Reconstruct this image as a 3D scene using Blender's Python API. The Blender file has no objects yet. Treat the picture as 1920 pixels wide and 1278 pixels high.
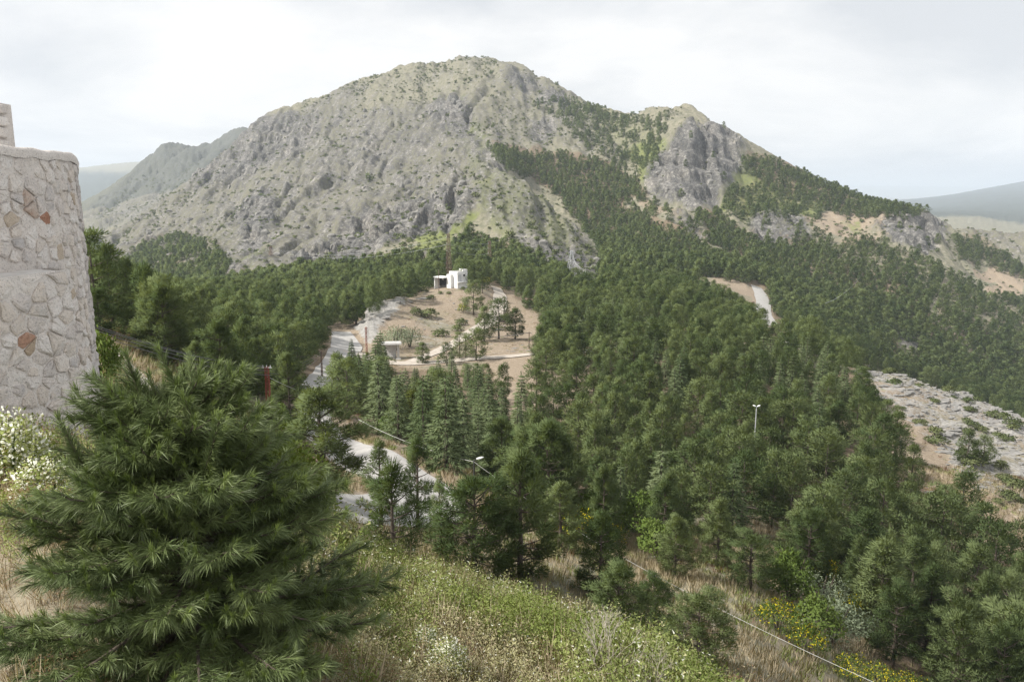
import bpy, math, random
import numpy as np
from mathutils import Vector, Matrix

R = math.radians
rng = np.random.default_rng(7)
random.seed(7)
scene = bpy.context.scene
COL = scene.collection

# ------------------------------------------------------------------ camera
F = 1493.0            # focal length in photograph pixels (28 mm on a 36 mm wide frame)
PITCH = R(10.2)
CP, SP = math.cos(PITCH), math.sin(PITCH)
cam_data = bpy.data.cameras.new('camera')
cam_data.sensor_width = 36.0
cam_data.lens = 36.0 * F / 1920.0
cam_data.clip_start = 0.1
cam_data.clip_end = 60000.0
cam = bpy.data.objects.new('camera', cam_data)
COL.objects.link(cam)
cam.location = (0, 0, 0)
cam.rotation_euler = (R(90) - PITCH, 0, 0)
scene.camera = cam

# ------------------------------------------------------------------ exposure, sky, sun
scene.view_settings.view_transform = 'Standard'
scene.view_settings.look = 'None'
scene.view_settings.gamma = 1.0
scene.view_settings.use_curve_mapping = False
scene.view_settings.exposure = 0.7

SUN_EL, SUN_AZ = R(48), R(-112)       # azimuth from +Y towards +X: the sun stands to the left, a little behind
world = bpy.data.worlds.new('World')
scene.world = world
world.use_nodes = True
wn, wl = world.node_tree.nodes, world.node_tree.links
wn.clear()
wo = wn.new('ShaderNodeOutputWorld')
bg = wn.new('ShaderNodeBackground')
bg.inputs['Strength'].default_value = 0.1
sky = wn.new('ShaderNodeTexSky')
sky.sky_type = 'NISHITA'
sky.sun_disc = False
sky.sun_elevation = SUN_EL
sky.sun_rotation = SUN_AZ
sky.air_density = 1.2
sky.dust_density = 3.0
tc = wn.new('ShaderNodeTexCoord')
sep = wn.new('ShaderNodeSeparateXYZ')
wl.new(tc.outputs['Generated'], sep.inputs[0])
# cloud deck: direction / (height + k) gives flat layers that tighten towards the horizon
addz = wn.new('ShaderNodeMath'); addz.operation = 'ADD'; addz.inputs[1].default_value = 0.16
mx = wn.new('ShaderNodeMath'); mx.operation = 'MAXIMUM'; mx.inputs[1].default_value = 0.0
wl.new(sep.outputs[2], mx.inputs[0]); wl.new(mx.outputs[0], addz.inputs[0])
dv = wn.new('ShaderNodeVectorMath'); dv.operation = 'DIVIDE'
cmb = wn.new('ShaderNodeCombineXYZ')
for k in range(3):
    wl.new(addz.outputs[0], cmb.inputs[k])
wl.new(tc.outputs['Generated'], dv.inputs[0]); wl.new(cmb.outputs[0], dv.inputs[1])
n1 = wn.new('ShaderNodeTexNoise')
n1.inputs['Scale'].default_value = 0.62
n1.inputs['Detail'].default_value = 7.0
n1.inputs['Roughness'].default_value = 0.57
n1.inputs['Distortion'].default_value = 0.35
off = wn.new('ShaderNodeVectorMath'); off.operation = 'ADD'; off.inputs[1].default_value = (3.1, 1.7, 0.4)
wl.new(dv.outputs[0], off.inputs[0]); wl.new(off.outputs[0], n1.inputs['Vector'])
ramp = wn.new('ShaderNodeValToRGB')
ce = ramp.color_ramp.elements
ce[0].position, ce[0].color = 0.40, (4.75, 4.85, 5.0, 1)
ce[1].position, ce[1].color = 0.60, (6.5, 6.42, 6.32, 1)
e = ce.new(0.50); e.color = (5.6, 5.62, 5.65, 1)
wl.new(n1.outputs['Fac'], ramp.inputs[0])
mixs = wn.new('ShaderNodeMixRGB')
mixs.inputs[0].default_value = 0.95
wl.new(sky.outputs[0], mixs.inputs[1]); wl.new(ramp.outputs[0], mixs.inputs[2])
wl.new(mixs.outputs[0], bg.inputs[0]); wl.new(bg.outputs[0], wo.inputs[0])

sun_data = bpy.data.lights.new('sun', 'SUN')
sun_data.energy = 4.3
sun_data.angle = R(6)
sun_data.color = (1.0, 0.95, 0.87)
sun = bpy.data.objects.new('sun', sun_data)
COL.objects.link(sun)
sd = Vector((math.sin(SUN_AZ) * math.cos(SUN_EL), math.cos(SUN_AZ) * math.cos(SUN_EL), math.sin(SUN_EL)))
sun.rotation_euler = sd.to_track_quat('Z', 'Y').to_euler()
sun.location = (-40, 0, 60)
scene.cycles.max_bounces = 6
scene.cycles.diffuse_bounces = 3
scene.cycles.glossy_bounces = 2
scene.cycles.transmission_bounces = 2
scene.cycles.volume_bounces = 2
scene.cycles.transparent_max_bounces = 6
scene.cycles.use_denoising = True
scene.cycles.denoising_prefilter = 'NONE'

# ------------------------------------------------------------------ helpers
def project(x, y, z):
    zc = y * CP - z * SP
    yc = y * SP + z * CP
    return 960 + F * x / zc, 639 - F * yc / zc

def unproject(px, py, d):
    """Point of the place seen at photograph pixel (px, py), d metres in front of the camera."""
    a = (px - 960) / F
    b = (639 - py) / F
    t = d / (CP + b * SP)
    return a * t, d, (b * CP - SP) * t

def hash2(ix, iy, seed):
    h = (ix.astype(np.int64) * 374761393 + iy.astype(np.int64) * 668265263 + seed * 974634777) & 0x7fffffff
    h = ((h ^ (h >> 13)) * 1274126177) & 0x7fffffff
    return ((h ^ (h >> 16)) & 0xffff) / 65535.0

def vnoise(x, y, seed=0):
    ix, iy = np.floor(x), np.floor(y)
    fx, fy = x - ix, y - iy
    fx = fx * fx * fx * (fx * (fx * 6 - 15) + 10)
    fy = fy * fy * fy * (fy * (fy * 6 - 15) + 10)
    a = hash2(ix, iy, seed); b = hash2(ix + 1, iy, seed)
    c = hash2(ix, iy + 1, seed); d = hash2(ix + 1, iy + 1, seed)
    return (a * (1 - fx) + b * fx) * (1 - fy) + (c * (1 - fx) + d * fx) * fy

def fbm(x, y, wl_, octv=4, seed=0, gain=0.5, ridged=False):
    """Fractal noise in about [-1, 1]; wl_ is the longest wavelength in metres."""
    s, amp, tot = 0, 1.0, 0.0
    f = 1.0 / wl_
    ca, sa = math.cos(0.6), math.sin(0.6)
    for o in range(octv):
        v = vnoise(x * f + 17.3 * o, y * f - 9.1 * o, seed + o) * 2 - 1
        if ridged:
            v = 1 - 2 * np.abs(v)
        s = s + v * amp
        tot += amp
        amp *= gain
        f *= 2.03
        x, y = x * ca - y * sa, x * sa + y * ca
    return s / tot

def smooth(a, b, x):
    t = np.clip((x - a) / (b - a), 0, 1)
    return t * t * (3 - 2 * t)

def in_poly(px, py, poly):
    res = np.zeros(px.shape, bool)
    n = len(poly)
    j = n - 1
    for i in range(n):
        xi, yi = poly[i]; xj, yj = poly[j]
        if yi != yj:
            c = ((yi > py) != (yj > py)) & (px < (xj - xi) * (py - yi) / (yj - yi) + xi)
            res ^= c
        j = i
    return res

def tag(o, label=None, cat=None, group=None, kind=None):
    if label: o['label'] = label
    if cat: o['category'] = cat
    if group: o['group'] = group
    if kind: o['kind'] = kind
    return o

def mesh_np(name, verts, faces, mats=(), smooth_=False, midx=None):
    """faces: (n,3) or (n,4) int array."""
    me = bpy.data.meshes.new(name)
    verts = np.asarray(verts, dtype=np.float32).reshape(-1, 3)
    faces = np.asarray(faces, dtype=np.int32)
    n, k = faces.shape
    me.vertices.add(len(verts)); me.vertices.foreach_set('co', verts.ravel())
    me.loops.add(n * k); me.loops.foreach_set('vertex_index', faces.ravel())
    me.polygons.add(n)
    me.polygons.foreach_set('loop_start', np.arange(0, n * k, k, dtype=np.int32))
    for m in mats: me.materials.append(m)
    if midx is not None: me.polygons.foreach_set('material_index', np.asarray(midx, dtype=np.int32))
    me.polygons.foreach_set('use_smooth', np.full(n, bool(smooth_)))
    me.update(calc_edges=True)
    return me

def mesh_py(name, verts, faces, mats=(), smooth_=False, midx=None):
    me = bpy.data.meshes.new(name)
    me.from_pydata([tuple(v) for v in verts], [], [tuple(f) for f in faces])
    for m in mats: me.materials.append(m)
    if midx is not None: me.polygons.foreach_set('material_index', np.asarray(midx, dtype=np.int32))
    if smooth_: me.polygons.foreach_set('use_smooth', np.ones(len(faces), bool))
    me.update()
    return me

def link(name, me, parent=None, loc=None):
    o = bpy.data.objects.new(name, me)
    COL.objects.link(o)
    if parent is not None: o.parent = parent
    if loc is not None: o.location = loc
    return o

def empty(name, loc, rz=0.0, s=1.0):
    o = bpy.data.objects.new(name, None)
    COL.objects.link(o)
    o.empty_display_size = 0.5
    o.location = loc
    o.rotation_euler = (0, 0, rz)
    o.scale = (s, s, s)
    return o

class MB:
    """Collects boxes, bars and tubes into one mesh."""
    def __init__(self): self.v, self.f = [], []
    def add(self, vs, fs):
        b = len(self.v)
        self.v += [tuple(p) for p in vs]
        self.f += [tuple(i + b for i in f) for f in fs]
    def box(self, c, s, rz=0.0):
        cx, cy, cz = c; hx, hy, hz = s[0] / 2, s[1] / 2, s[2] / 2
        ca, sa = math.cos(rz), math.sin(rz)
        vs = []
        for dz in (-hz, hz):
            for dx, dy in ((-hx, -hy), (hx, -hy), (hx, hy), (-hx, hy)):
                vs.append((cx + dx * ca - dy * sa, cy + dx * sa + dy * ca, cz + dz))
        self.add(vs, [(3, 2, 1, 0), (4, 5, 6, 7), (0, 1, 5, 4), (1, 2, 6, 5), (2, 3, 7, 6), (3, 0, 4, 7)])
    def tube(self, pts, rad, n=6, cap=True):
        pts = [Vector(p) for p in pts]
        rs = rad if isinstance(rad, (list, tuple)) else [rad] * len(pts)
        rings = []
        for i, p in enumerate(pts):
            d = (pts[min(i + 1, len(pts) - 1)] - pts[max(i - 1, 0)]).normalized()
            ref = Vector((0, 0, 1)) if abs(d.z) < 0.9 else Vector((1, 0, 0))
            u = d.cross(ref).normalized(); w = d.cross(u)
            rings.append([p + (u * math.cos(2 * math.pi * k / n) + w * math.sin(2 * math.pi * k / n)) * rs[i] for k in range(n)])
        vs = [v for r in rings for v in r]
        fs = []
        for i in range(len(pts) - 1):
            for k in range(n):
                a, b = i * n + k, i * n + (k + 1) % n
                fs.append((a, a + n, b + n, b))
        if cap:
            fs.append(tuple(range(n)))
            fs.append(tuple(reversed(range((len(pts) - 1) * n, len(pts) * n))))
        self.add(vs, fs)
    def bar(self, a, b, w):
        self.tube([a, b], w / 2, 4)
    def build(self, name, mat, parent=None, loc=None, smooth_=False):
        return link(name, mesh_py(name, self.v, self.f, [mat], smooth_), parent, loc)

# ------------------------------------------------------------------ material helpers
def nmat(name, rough=0.85, spec=0.25):
    m = bpy.data.materials.new(name)
    m.use_nodes = True
    nt = m.node_tree
    b = nt.nodes['Principled BSDF']
    b.inputs['Roughness'].default_value = rough
    b.inputs['Specular IOR Level'].default_value = spec
    return m, nt, b

def noise_node(nt, scale, detail=4.0, rough=0.55, coord='Object', loc_scale=None):
    tcn = nt.nodes.new('ShaderNodeTexCoord')
    n = nt.nodes.new('ShaderNodeTexNoise')
    n.inputs['Scale'].default_value = scale
    n.inputs['Detail'].default_value = detail
    n.inputs['Roughness'].default_value = rough
    if loc_scale:
        mp = nt.nodes.new('ShaderNodeMapping')
        mp.inputs['Scale'].default_value = loc_scale
        nt.links.new(tcn.outputs[coord], mp.inputs[0]); nt.links.new(mp.outputs[0], n.inputs['Vector'])
    else:
        nt.links.new(tcn.outputs[coord], n.inputs['Vector'])
    return n

def ramp_node(nt, src, stops):
    r = nt.nodes.new('ShaderNodeValToRGB')
    el = r.color_ramp.elements
    while len(el) < len(stops): el.new(0.5)
    for e_, (p, c) in zip(el, stops):
        e_.position = p
        e_.color = (c[0], c[1], c[2], 1) if not isinstance(c, (int, float)) else (c, c, c, 1)
    nt.links.new(src, r.inputs[0])
    return r

def mix_node(nt, fac, a, b, blend='MIX'):
    m = nt.nodes.new('ShaderNodeMixRGB')
    m.blend_type = blend
    for sock, v in ((m.inputs[0], fac), (m.inputs[1], a), (m.inputs[2], b)):
        if isinstance(v, (int, float)): sock.default_value = v
        elif isinstance(v, tuple): sock.default_value = (v[0], v[1], v[2], 1)
        else: nt.links.new(v, sock)
    return m.outputs[0]

def math_node(nt, op, a, b=0.0, clamp=False):
    m = nt.nodes.new('ShaderNodeMath'); m.operation = op; m.use_clamp = clamp
    for sock, v in ((m.inputs[0], a), (m.inputs[1], b)):
        if isinstance(v, (int, float)): sock.default_value = v
        else: nt.links.new(v, sock)
    return m.outputs[0]

def simple_mat(name, c1, c2, scale=3.0, rough=0.8, bump=0.0, spec=0.25, detail=5.0):
    m, nt, b = nmat(name, rough, spec)
    n = noise_node(nt, scale, detail)
    r = ramp_node(nt, n.outputs['Fac'], [(0.3, c1), (0.7, c2)])
    nt.links.new(r.outputs[0], b.inputs['Base Color'])
    if bump:
        bn = nt.nodes.new('ShaderNodeBump')
        bn.inputs['Strength'].default_value = bump
        bn.inputs['Distance'].default_value = 0.05
        nt.links.new(n.outputs['Fac'], bn.inputs['Height']); nt.links.new(bn.outputs[0], b.inputs['Normal'])
    return m
# ------------------------------------------------------------------ terrain: surveyed points (photo x, photo y, metres away)
def W(x, y, z):
    px, py = project(x, y, z)
    return (px, py, y)

PTS = [
 # terrace under the castle wall
 W(-1.5,1.5,-3.6), W(1.5,1.5,-5.0), W(-2.7,4.4,-2.75), W(-1.9,4.7,-2.95), W(-1.0,4.5,-3.5), W(-4.2,6,-2.75), W(-5,8,-2.95), W(-3,8,-3.9), W(-1.4,8,-4.9), W(0,8,-5.6), W(-6.8,10.6,-3.25), W(-4.4,10.6,-4.3), W(0.2,4.5,-4.9), W(2.5,8,-6.0), W(5.5,7.5,-7.2), W(9,9,-10),
 W(-9.5,12,-3.5), (100,845,12.5), (185,795,15.5), W(-9,17.5,-4.9), W(-16,14,-4.0), W(-20,22,-5.5), W(-4,3.5,-2.6), W(5,3,-6.2),
 (600,1030,12.5), (720,1070,12), (850,1105,11.5), (1000,1155,11), (1150,1215,10.3), (1340,1315,9),
 # bank below the terrace
 (300,880,20), (450,950,22), (620,1080,20), (850,1210,19), (1000,1250,19), (1150,1340,18), (1400,1460,16), (1700,1600,18), (2000,1750,20),
 (620,1000,34), (650,955,45), (890,1097,36), (830,1000,48), (830,940,56), (860,895,63), (1000,1130,34), (1040,1035,48),
 (1150,1200,33), (1280,1150,38), (1300,1250,30), (1420,1255,31), (1500,1285,34), (1500,1200,43), (1400,1100,50), (1600,1245,45),
 (1700,1150,66), (1850,1240,60), (1950,1150,70), (1400,975,78), (1250,1000,72), (1110,990,70), (1520,1050,70),
 (1900,1350,50), (2100,1300,60),
 # left hillside and track
 (230,720,40), (280,712,48), (240,652,66), (190,610,75), (330,690,75), (430,760,62), (510,772,88), (560,830,72), (650,880,64),
 (300,620,120), (400,640,130), (500,660,140), (580,660,150), (200,560,130), (300,585,180), (400,595,200), (500,592,210), (600,602,208),
 (60,600,80), (60,560,150), (-100,600,90), (-100,540,200),
 (590,730,112), (640,650,172), (632,622,190), (500,560,300), (560,535,340), (400,568,250), (300,585,240), (300,600,330), (400,575,340), (180,560,220), (180,600,330),
 # hollow with the cedar wood
 (700,762,118), (700,832,74), (715,850,66), (780,905,59), (1000,900,90), (1000,800,112), (1000,722,135), (1020,692,150), (1010,668,160), (900,672,160), (760,682,158),
 (860,800,108), (860,740,128),
 (1200,850,105), (1200,750,125), (1200,650,172), (1240,635,185), (1200,580,235), (1130,545,290), (1350,600,240), (1350,525,380), (1100,600,220),
 (1450,850,108), (1450,750,135), (1480,645,190), (1580,683,175), (1610,692,165), (1660,762,140), (1760,872,112), (1860,932,100), (1700,1000,85), (1900,985,93), (1600,900,98),
 # limestone slab and its crest
 (1700,710,168), (1800,738,164), (1920,790,152), (2100,880,140), (1800,830,130), (1910,880,115), (2100,1000,110),
 (1700,765,200), (1700,752,280), (1700,695,345), (1900,810,210), (1900,790,290), (1900,735,350), (2100,900,220), (2100,800,350), (1600,705,220), (1600,695,270), (1600,655,320),
 (1500,655,228), (1500,620,295), (1450,610,305), (1425,548,370),
 # bald knoll with the white house
 (855,541,250), (905,545,252), (800,548,246), (760,560,230), (715,570,220), (690,592,203), (672,640,183), (735,640,182), (820,610,205), (880,600,215), (780,660,170), (850,640,184), (880,628,190),
 (655,585,245), (700,560,262), (760,545,280), (820,535,300), (855,505,330), (940,562,250), (940,600,225), (985,622,205), (1010,642,186), (950,522,320), (1000,565,262), (670,600,230),
 (640,600,225), (820,470,390), (780,500,360),
 # right flank of the mountain
 (1600,560,430), (1600,480,530), (1600,420,620), (1600,374,700), (1750,600,420), (1750,522,510), (1720,442,590), (1690,392,640), (1740,405,650), (1775,440,660), (1850,520,600), (1830,442,730), (1790,436,740), (1920,450,740), (1920,520,620), (1920,600,500), (2100,480,740), (2100,650,500),
 (1480,540,420), (1480,450,560), (1480,380,660), (1480,314,760), (1540,345,730), (1660,388,660),
 (1380,480,480), (1380,400,600), (1390,330,690), (1390,264,770), (1430,285,765),
 (1290,480,470), (1290,410,560), (1290,388,600), (1300,262,690), (1250,201,830), (1290,206,820), (1330,228,800), (1215,210,850),
 (1190,430,560), (1200,380,620), (1190,300,760), (1185,218,930),
 (1130,485,470), (1110,400,610), (1060,345,680), (1060,270,780), (1100,197,950), (1140,208,940), (1050,172,970),
 # spur in the middle
 (940,335,540), (1000,375,505), (1060,430,470), (1120,482,445), (1060,510,380), (980,485,395), (900,465,420), (900,400,465), (990,430,440),
 (1000,405,570), (1060,455,530), (1000,345,660), (945,310,640),
 (850,182,890), (850,240,780), (895,290,680), (925,325,590),
 (1000,270,790), (1000,200,900), (960,120,1030), (1005,143,1000),
 # skyline of the main top
 (900,112,1040), (830,120,1050), (750,133,1060), (680,155,1070), (600,182,1070), (540,203,1060), (500,228,1050), (470,248,1040),
 # main face
 (800,200,900), (700,220,900), (600,260,880), (520,290,880), (450,320,880), (390,345,880),
 (800,300,720), (700,320,720), (600,340,720), (500,370,720), (400,400,760), (300,425,780), (220,455,780),
 (800,380,600), (700,400,580), (600,420,580), (520,440,580), (430,450,600), (350,470,620), (260,490,600),
 (750,440,480), (820,400,500), (650,490,440), (560,503,430), (480,503,440), (420,522,450), (330,525,480), (250,530,500), (170,500,600), (150,540,450),
 # left edge of the main flank
 (430,286,1000), (380,331,960), (310,381,920), (230,437,880), (170,467,860),
 (450,330,1150), (380,370,1100), (310,415,1060), (230,465,1020), (150,500,1000),
 # back ridge on the left
 (150,440,1250), (250,395,1350), (300,335,1480), (310,277,1600), (350,279,1610), (392,278,1620), (430,255,1650), (455,245,1660), (490,262,1700),
 (275,303,1640), (230,337,1600), (180,372,1520), (140,398,1450), (60,430,1400),
 (310,350,1950), (400,340,2000), (480,350,2000), (230,385,2000), (150,425,1900),
 (145,372,2700), (200,342,3000), (140,316,3700), (210,307,3800), (280,301,3800), (350,300,3800), (60,315,3800), (200,350,5200), (350,350,5200),
 (-200,330,3800), (-200,420,1400), (-200,470,900), (-200,520,500),
 # blue hills on the right
 (1800,412,1800), (1920,430,1800), (1720,392,3200), (1780,378,3500), (1850,367,3500), (1920,364,3500), (2100,350,3500),
 (1920,340,5200), (1870,349,5200), (1820,360,5300), (1760,373,5500), (2100,320,5200),
 (1600,380,4000), (1650,369,9000), (1920,368,14000), (1500,370,12000), (1800,378,7500), (1950,375,7500),
 (1200,400,2500), (900,400,2500), (600,400,2600), (1200,380,8000), (900,375,9000), (600,375,9000), (200,372,12000), (1500,420,1500),
]
# ground falls away behind every skyline
for (px, py, d) in [(900,112,1040), (830,120,1050), (750,133,1060), (680,155,1070), (600,182,1070), (540,203,1060), (500,228,1050), (470,248,1040), (960,120,1030), (1005,143,1000), (1050,172,970),
                    (1100,197,950), (1140,208,940), (1185,218,930), (1250,201,830), (1215,210,850), (1290,206,820), (1330,228,800), (1390,264,770), (1430,285,765), (1480,314,760), (1540,345,730), (1600,374,700), (1660,388,660), (1740,405,650), (1830,442,730), (1920,450,740)]:
    PTS.append((px, py + 30, d * 1.13))
    PTS.append((px, py + 95, d * 1.35))

def _far(d): return d if d < 1300 else 1300 + (d - 1300) * 1.65
PTS = [(a, b, _far(d)) for a, b, d in PTS]
KS = 0.36
P3 = np.array([unproject(*p) for p in PTS])
ca_ = P3[:, 0] / P3[:, 1]
cs_ = np.log(P3[:, 1]) * KS
ce_ = P3[:, 2] / P3[:, 1]
def _phi(r2): return np.sqrt(r2 + 0.012 ** 2)
_n = len(P3)
A = np.zeros((_n + 3, _n + 3))
A[:_n, :_n] = _phi((ca_[:, None] - ca_[None]) ** 2 + (cs_[:, None] - cs_[None]) ** 2) + np.eye(_n) * -2e-4
A[:_n, _n] = 1; A[:_n, _n + 1] = ca_; A[:_n, _n + 2] = cs_
A[_n:, :_n] = A[:_n, _n:].T
wgt = np.linalg.solve(A, np.concatenate([ce_, np.zeros(3)]))

def base_e(a, s):
    out = np.empty(a.shape)
    af, sf, of = a.ravel(), s.ravel() * KS, out.ravel()
    for i in range(0, af.size, 20000):
        aa, ss = af[i:i + 20000, None], sf[i:i + 20000, None]
        of[i:i + 20000] = _phi((aa - ca_) ** 2 + (ss - cs_) ** 2) @ wgt[:_n] + wgt[_n] + wgt[_n + 1] * aa[:, 0] + wgt[_n + 2] * ss[:, 0]
    return of.reshape(a.shape)

NA = 880
ga = np.linspace(-0.80, 0.80, NA)
def seg(d0, d1, n): return np.linspace(math.log(d0), math.log(d1), n, endpoint=False)
gs = np.concatenate([seg(1.6, 16, 60), seg(16, 70, 80), seg(70, 180, 120), seg(180, 420, 130), seg(420, 1080, 300), seg(1080, 2100, 70), seg(2100, 6500, 45), seg(6500, 30000, 31)])
NS = len(gs)
# coarse solve, then bilinear refinement of the smooth base
CA, CS = 300, 420
cga = np.linspace(-0.80, 0.80, CA)
ci = np.linspace(0, NS - 1, CS)
cgs = np.interp(ci, np.arange(NS), gs)
cE = base_e(*np.meshgrid(cga, cgs))
tmp = np.empty((CS, NA))
for i in range(CS): tmp[i] = np.interp(ga, cga, cE[i])
GE = np.empty((NS, NA))
for j in range(NA): GE[:, j] = np.interp(np.arange(NS), ci, tmp[:, j])
GA, GS = np.meshgrid(ga, gs)
GY = np.exp(GS)
GX = GA * GY
GZ0 = GE * GY

def base_xy(x, y, grid):
    """Bilinear lookup of a terrain grid at world x, y."""
    fa = np.clip((x / y + 0.80) / 1.60 * (NA - 1), 0, NA - 1.001)
    fs = np.clip(np.interp(np.log(y), gs, np.arange(NS)), 0, NS - 1.001)
    ia, is_ = fa.astype(int), fs.astype(int)
    ta, ts = fa - ia, fs - is_
    g = grid
    return (g[is_, ia] * (1 - ta) + g[is_, ia + 1] * ta) * (1 - ts) + (g[is_ + 1, ia] * (1 - ta) + g[is_ + 1, ia + 1] * ta) * ts
# ------------------------------------------------------------------ what covers the land (outlines read off the photograph, laid on the terrain)
GPX, GPY = project(GX, GY, GZ0)

def cover(px, py, d, layers, base=0.0, wob=1.0, seed=50):
    """Last matching layer wins; outlines are roughened with noise so no edge is straight."""
    out = np.full(px.shape, base, float)
    jx = px + wob * 9 * (vnoise(px / 14, py / 9, seed) - .5) * 2 + wob * 4 * (vnoise(px / 4, py / 3, seed + 1) - .5) * 2
    jy = py + wob * 6 * (vnoise(px / 14, py / 9, seed + 2) - .5) * 2 + wob * 3 * (vnoise(px / 4, py / 3, seed + 3) - .5) * 2
    for poly, d0, d1, val in layers:
        m = in_poly(jx, jy, poly) & (d > d0) & (d < d1)
        out[m] = val
    return out

CLIFF_R = [(1205,352),(1240,290),(1290,236),(1345,232),(1395,268),(1385,330),(1345,388),(1290,397),(1235,375)]
KNOLL = [(658,600),(690,575),(760,545),(830,515),(900,525),(935,545),(965,580),(1015,615),(1005,665),(900,668),(760,690),(700,668),(665,640)]
SLAB = [(1595,672),(1700,700),(1800,728),(1960,800),(1960,1020),(1915,985),(1860,930),(1800,905),(1770,850),(1710,800),(1655,770),(1625,720)]

ROCK = [
 ([(120,480),(300,270),(460,240),(640,170),(900,100),(960,330),(860,380),(740,420),(600,500),(430,520),(180,480)], 380, 1150, .60),
 ([(120,440),(300,270),(470,240),(480,300),(250,430)], 1150, 2900, .6),
 ([(650,215),(700,150),(900,100),(990,120),(1000,180),(860,180)], 400, 1200, .42),
 ([(860,180),(1000,140),(1100,190),(1190,300),(1060,290),(940,290),(880,250)], 400, 1200, .5),
 ([(355,350),(470,245),(545,205),(600,245),(560,285),(480,320),(400,362)], 400, 1200, .80),
 ([(450,400),(488,372),(520,395),(505,465),(458,478)], 400, 1200, .95),
 ([(570,330),(650,270),(760,250),(820,215),(850,200),(870,262),(780,300),(680,360),(600,370)], 400, 1200, .66),
 ([(520,420),(640,350),(760,330),(860,280),(930,320),(860,370),(730,410),(640,440),(560,480)], 380, 1200, .60),
 ([(555,490),(640,445),(690,405),(735,415),(765,448),(720,478),(640,505)], 300, 700, .97),
 ([(740,405),(800,385),(870,365),(905,385),(870,430),(800,445),(750,440)], 300, 700, .92),
 ([(895,345),(935,325),(1060,400),(1145,490),(1090,530),(1040,500),(960,455),(900,420)], 300, 600, .55),
 ([(960,470),(1010,440),(1070,455),(1120,500),(1130,530),(1060,525)], 300, 600, .85),
 ([(800,200),(850,175),(885,215),(870,262),(830,250)], 500, 1200, .85),
 ([(940,142),(985,138),(1010,165),(970,180)], 500, 1200, .9),
 ([(1010,180),(1050,172),(1060,205),(1020,215)], 500, 1200, .9),
 ([(1000,235),(1040,228),(1050,262),(1005,268)], 500, 1200, .85),
 (CLIFF_R, 400, 1000, .92),
 ([(1200,205),(1290,198),(1330,230),(1290,240),(1240,280)], 500, 1000, .32),
 ([(1400,430),(1420,410),(1500,405),(1525,455),(1470,475),(1400,465)], 400, 900, .75),
 ([(1240,415),(1300,410),(1330,440),(1270,455)], 400, 900, .6),
 ([(1640,430),(1700,408),(1745,398),(1778,440),(1770,462),(1720,478),(1670,455)], 400, 900, .95),
 ([(1800,430),(1930,435),(1930,520),(1860,480)], 500, 900, .55),
 ([(1680,632),(1705,632),(1728,655),(1722,668),(1690,655)], 250, 450, 1.0),
 (SLAB, 80, 185, .66),
 ([(1755,870),(1800,900),(1870,935),(1930,985),(1930,1060),(1850,1000),(1740,940)], 80, 140, .12),
 (KNOLL, 150, 290, .24),
 ([(662,612),(690,578),(745,558),(770,566),(720,600),(700,640),(672,650)], 150, 260, 1.0),
 ([(775,600),(830,595),(850,640),(800,660),(770,640)], 150, 260, .45),
 ([(850,640),(880,625),(890,640),(850,655)], 150, 260, .5),
 ([(860,520),(830,530),(790,530),(770,545),(800,545)], 200, 300, .5),
 ([(770,490),(800,470),(830,462),(800,490)], 300, 500, .8),
 ([(400,525),(440,512),(450,522),(410,535)], 300, 500, .9),
]
GREEN = [
 ([(860,250),(900,290),(960,340),(1060,420),(1140,500),(1000,480),(900,430),(880,360)], 300, 800, .55),
 ([(840,180),(870,175),(930,290),(900,300)], 500, 1000, .6),
 ([(1000,150),(1180,215),(1240,240),(1200,330),(1100,270)], 500, 1100, .45),
 ([(1180,300),(1260,250),(1240,330),(1200,360)], 500, 1000, .75),
 ([(1380,300),(1500,340),(1560,400),(1400,420),(1350,400)], 400, 900, .65),
 ([(1540,400),(1640,430),(1600,440)], 400, 900, .6),
 ([(760,440),(850,400),(900,420),(840,470),(780,490)], 300, 700, .7),
 ([(220,490),(330,440),(460,430),(440,520),(300,560)], 400, 800, .45),
 ([(425,500),(500,480),(480,510),(430,515)], 350, 600, .75),
 ([(340,350),(460,300),(400,380),(250,440)], 500, 1000, .35),
 ([(890,625),(990,560),(1005,640),(930,680)], 150, 280, .25),
]
SOIL = [
 ([(1490,395),(1700,400),(1720,440),(1600,470),(1500,430)], 400, 900, .6),
 ([(1815,490),(1925,520),(1925,560),(1860,545)], 400, 900, .9),
 ([(1170,375),(1240,385),(1320,420),(1350,460),(1290,440)], 400, 900, .6),
 ([(1190,325),(1235,305),(1245,320),(1195,350)], 400, 900, .8),
 ([(1330,510),(1390,520),(1400,545),(1340,530)], 300, 500, .8),
 ([(780,395),(850,385),(860,430),(800,440)], 300, 700, .6),
 ([(1740,540),(1800,600),(1880,680),(1860,700),(1760,610)], 300, 600, .6),
 (KNOLL, 150, 290, .6),
 ([(920,690),(1110,680),(1120,770),(940,790)], 100, 170, .8),
 ([(900,560),(960,550),(1030,620),(1020,690),(900,690)], 150, 280, .7),
 ([(1640,760),(1720,790),(1800,900),(1900,960),(1930,1060),(1600,960)], 70, 160, .75),
 ([(200,620),(260,650),(330,720),(560,800),(640,880),(560,860),(400,780),(220,700)], 35, 110, .45),
]
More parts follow.
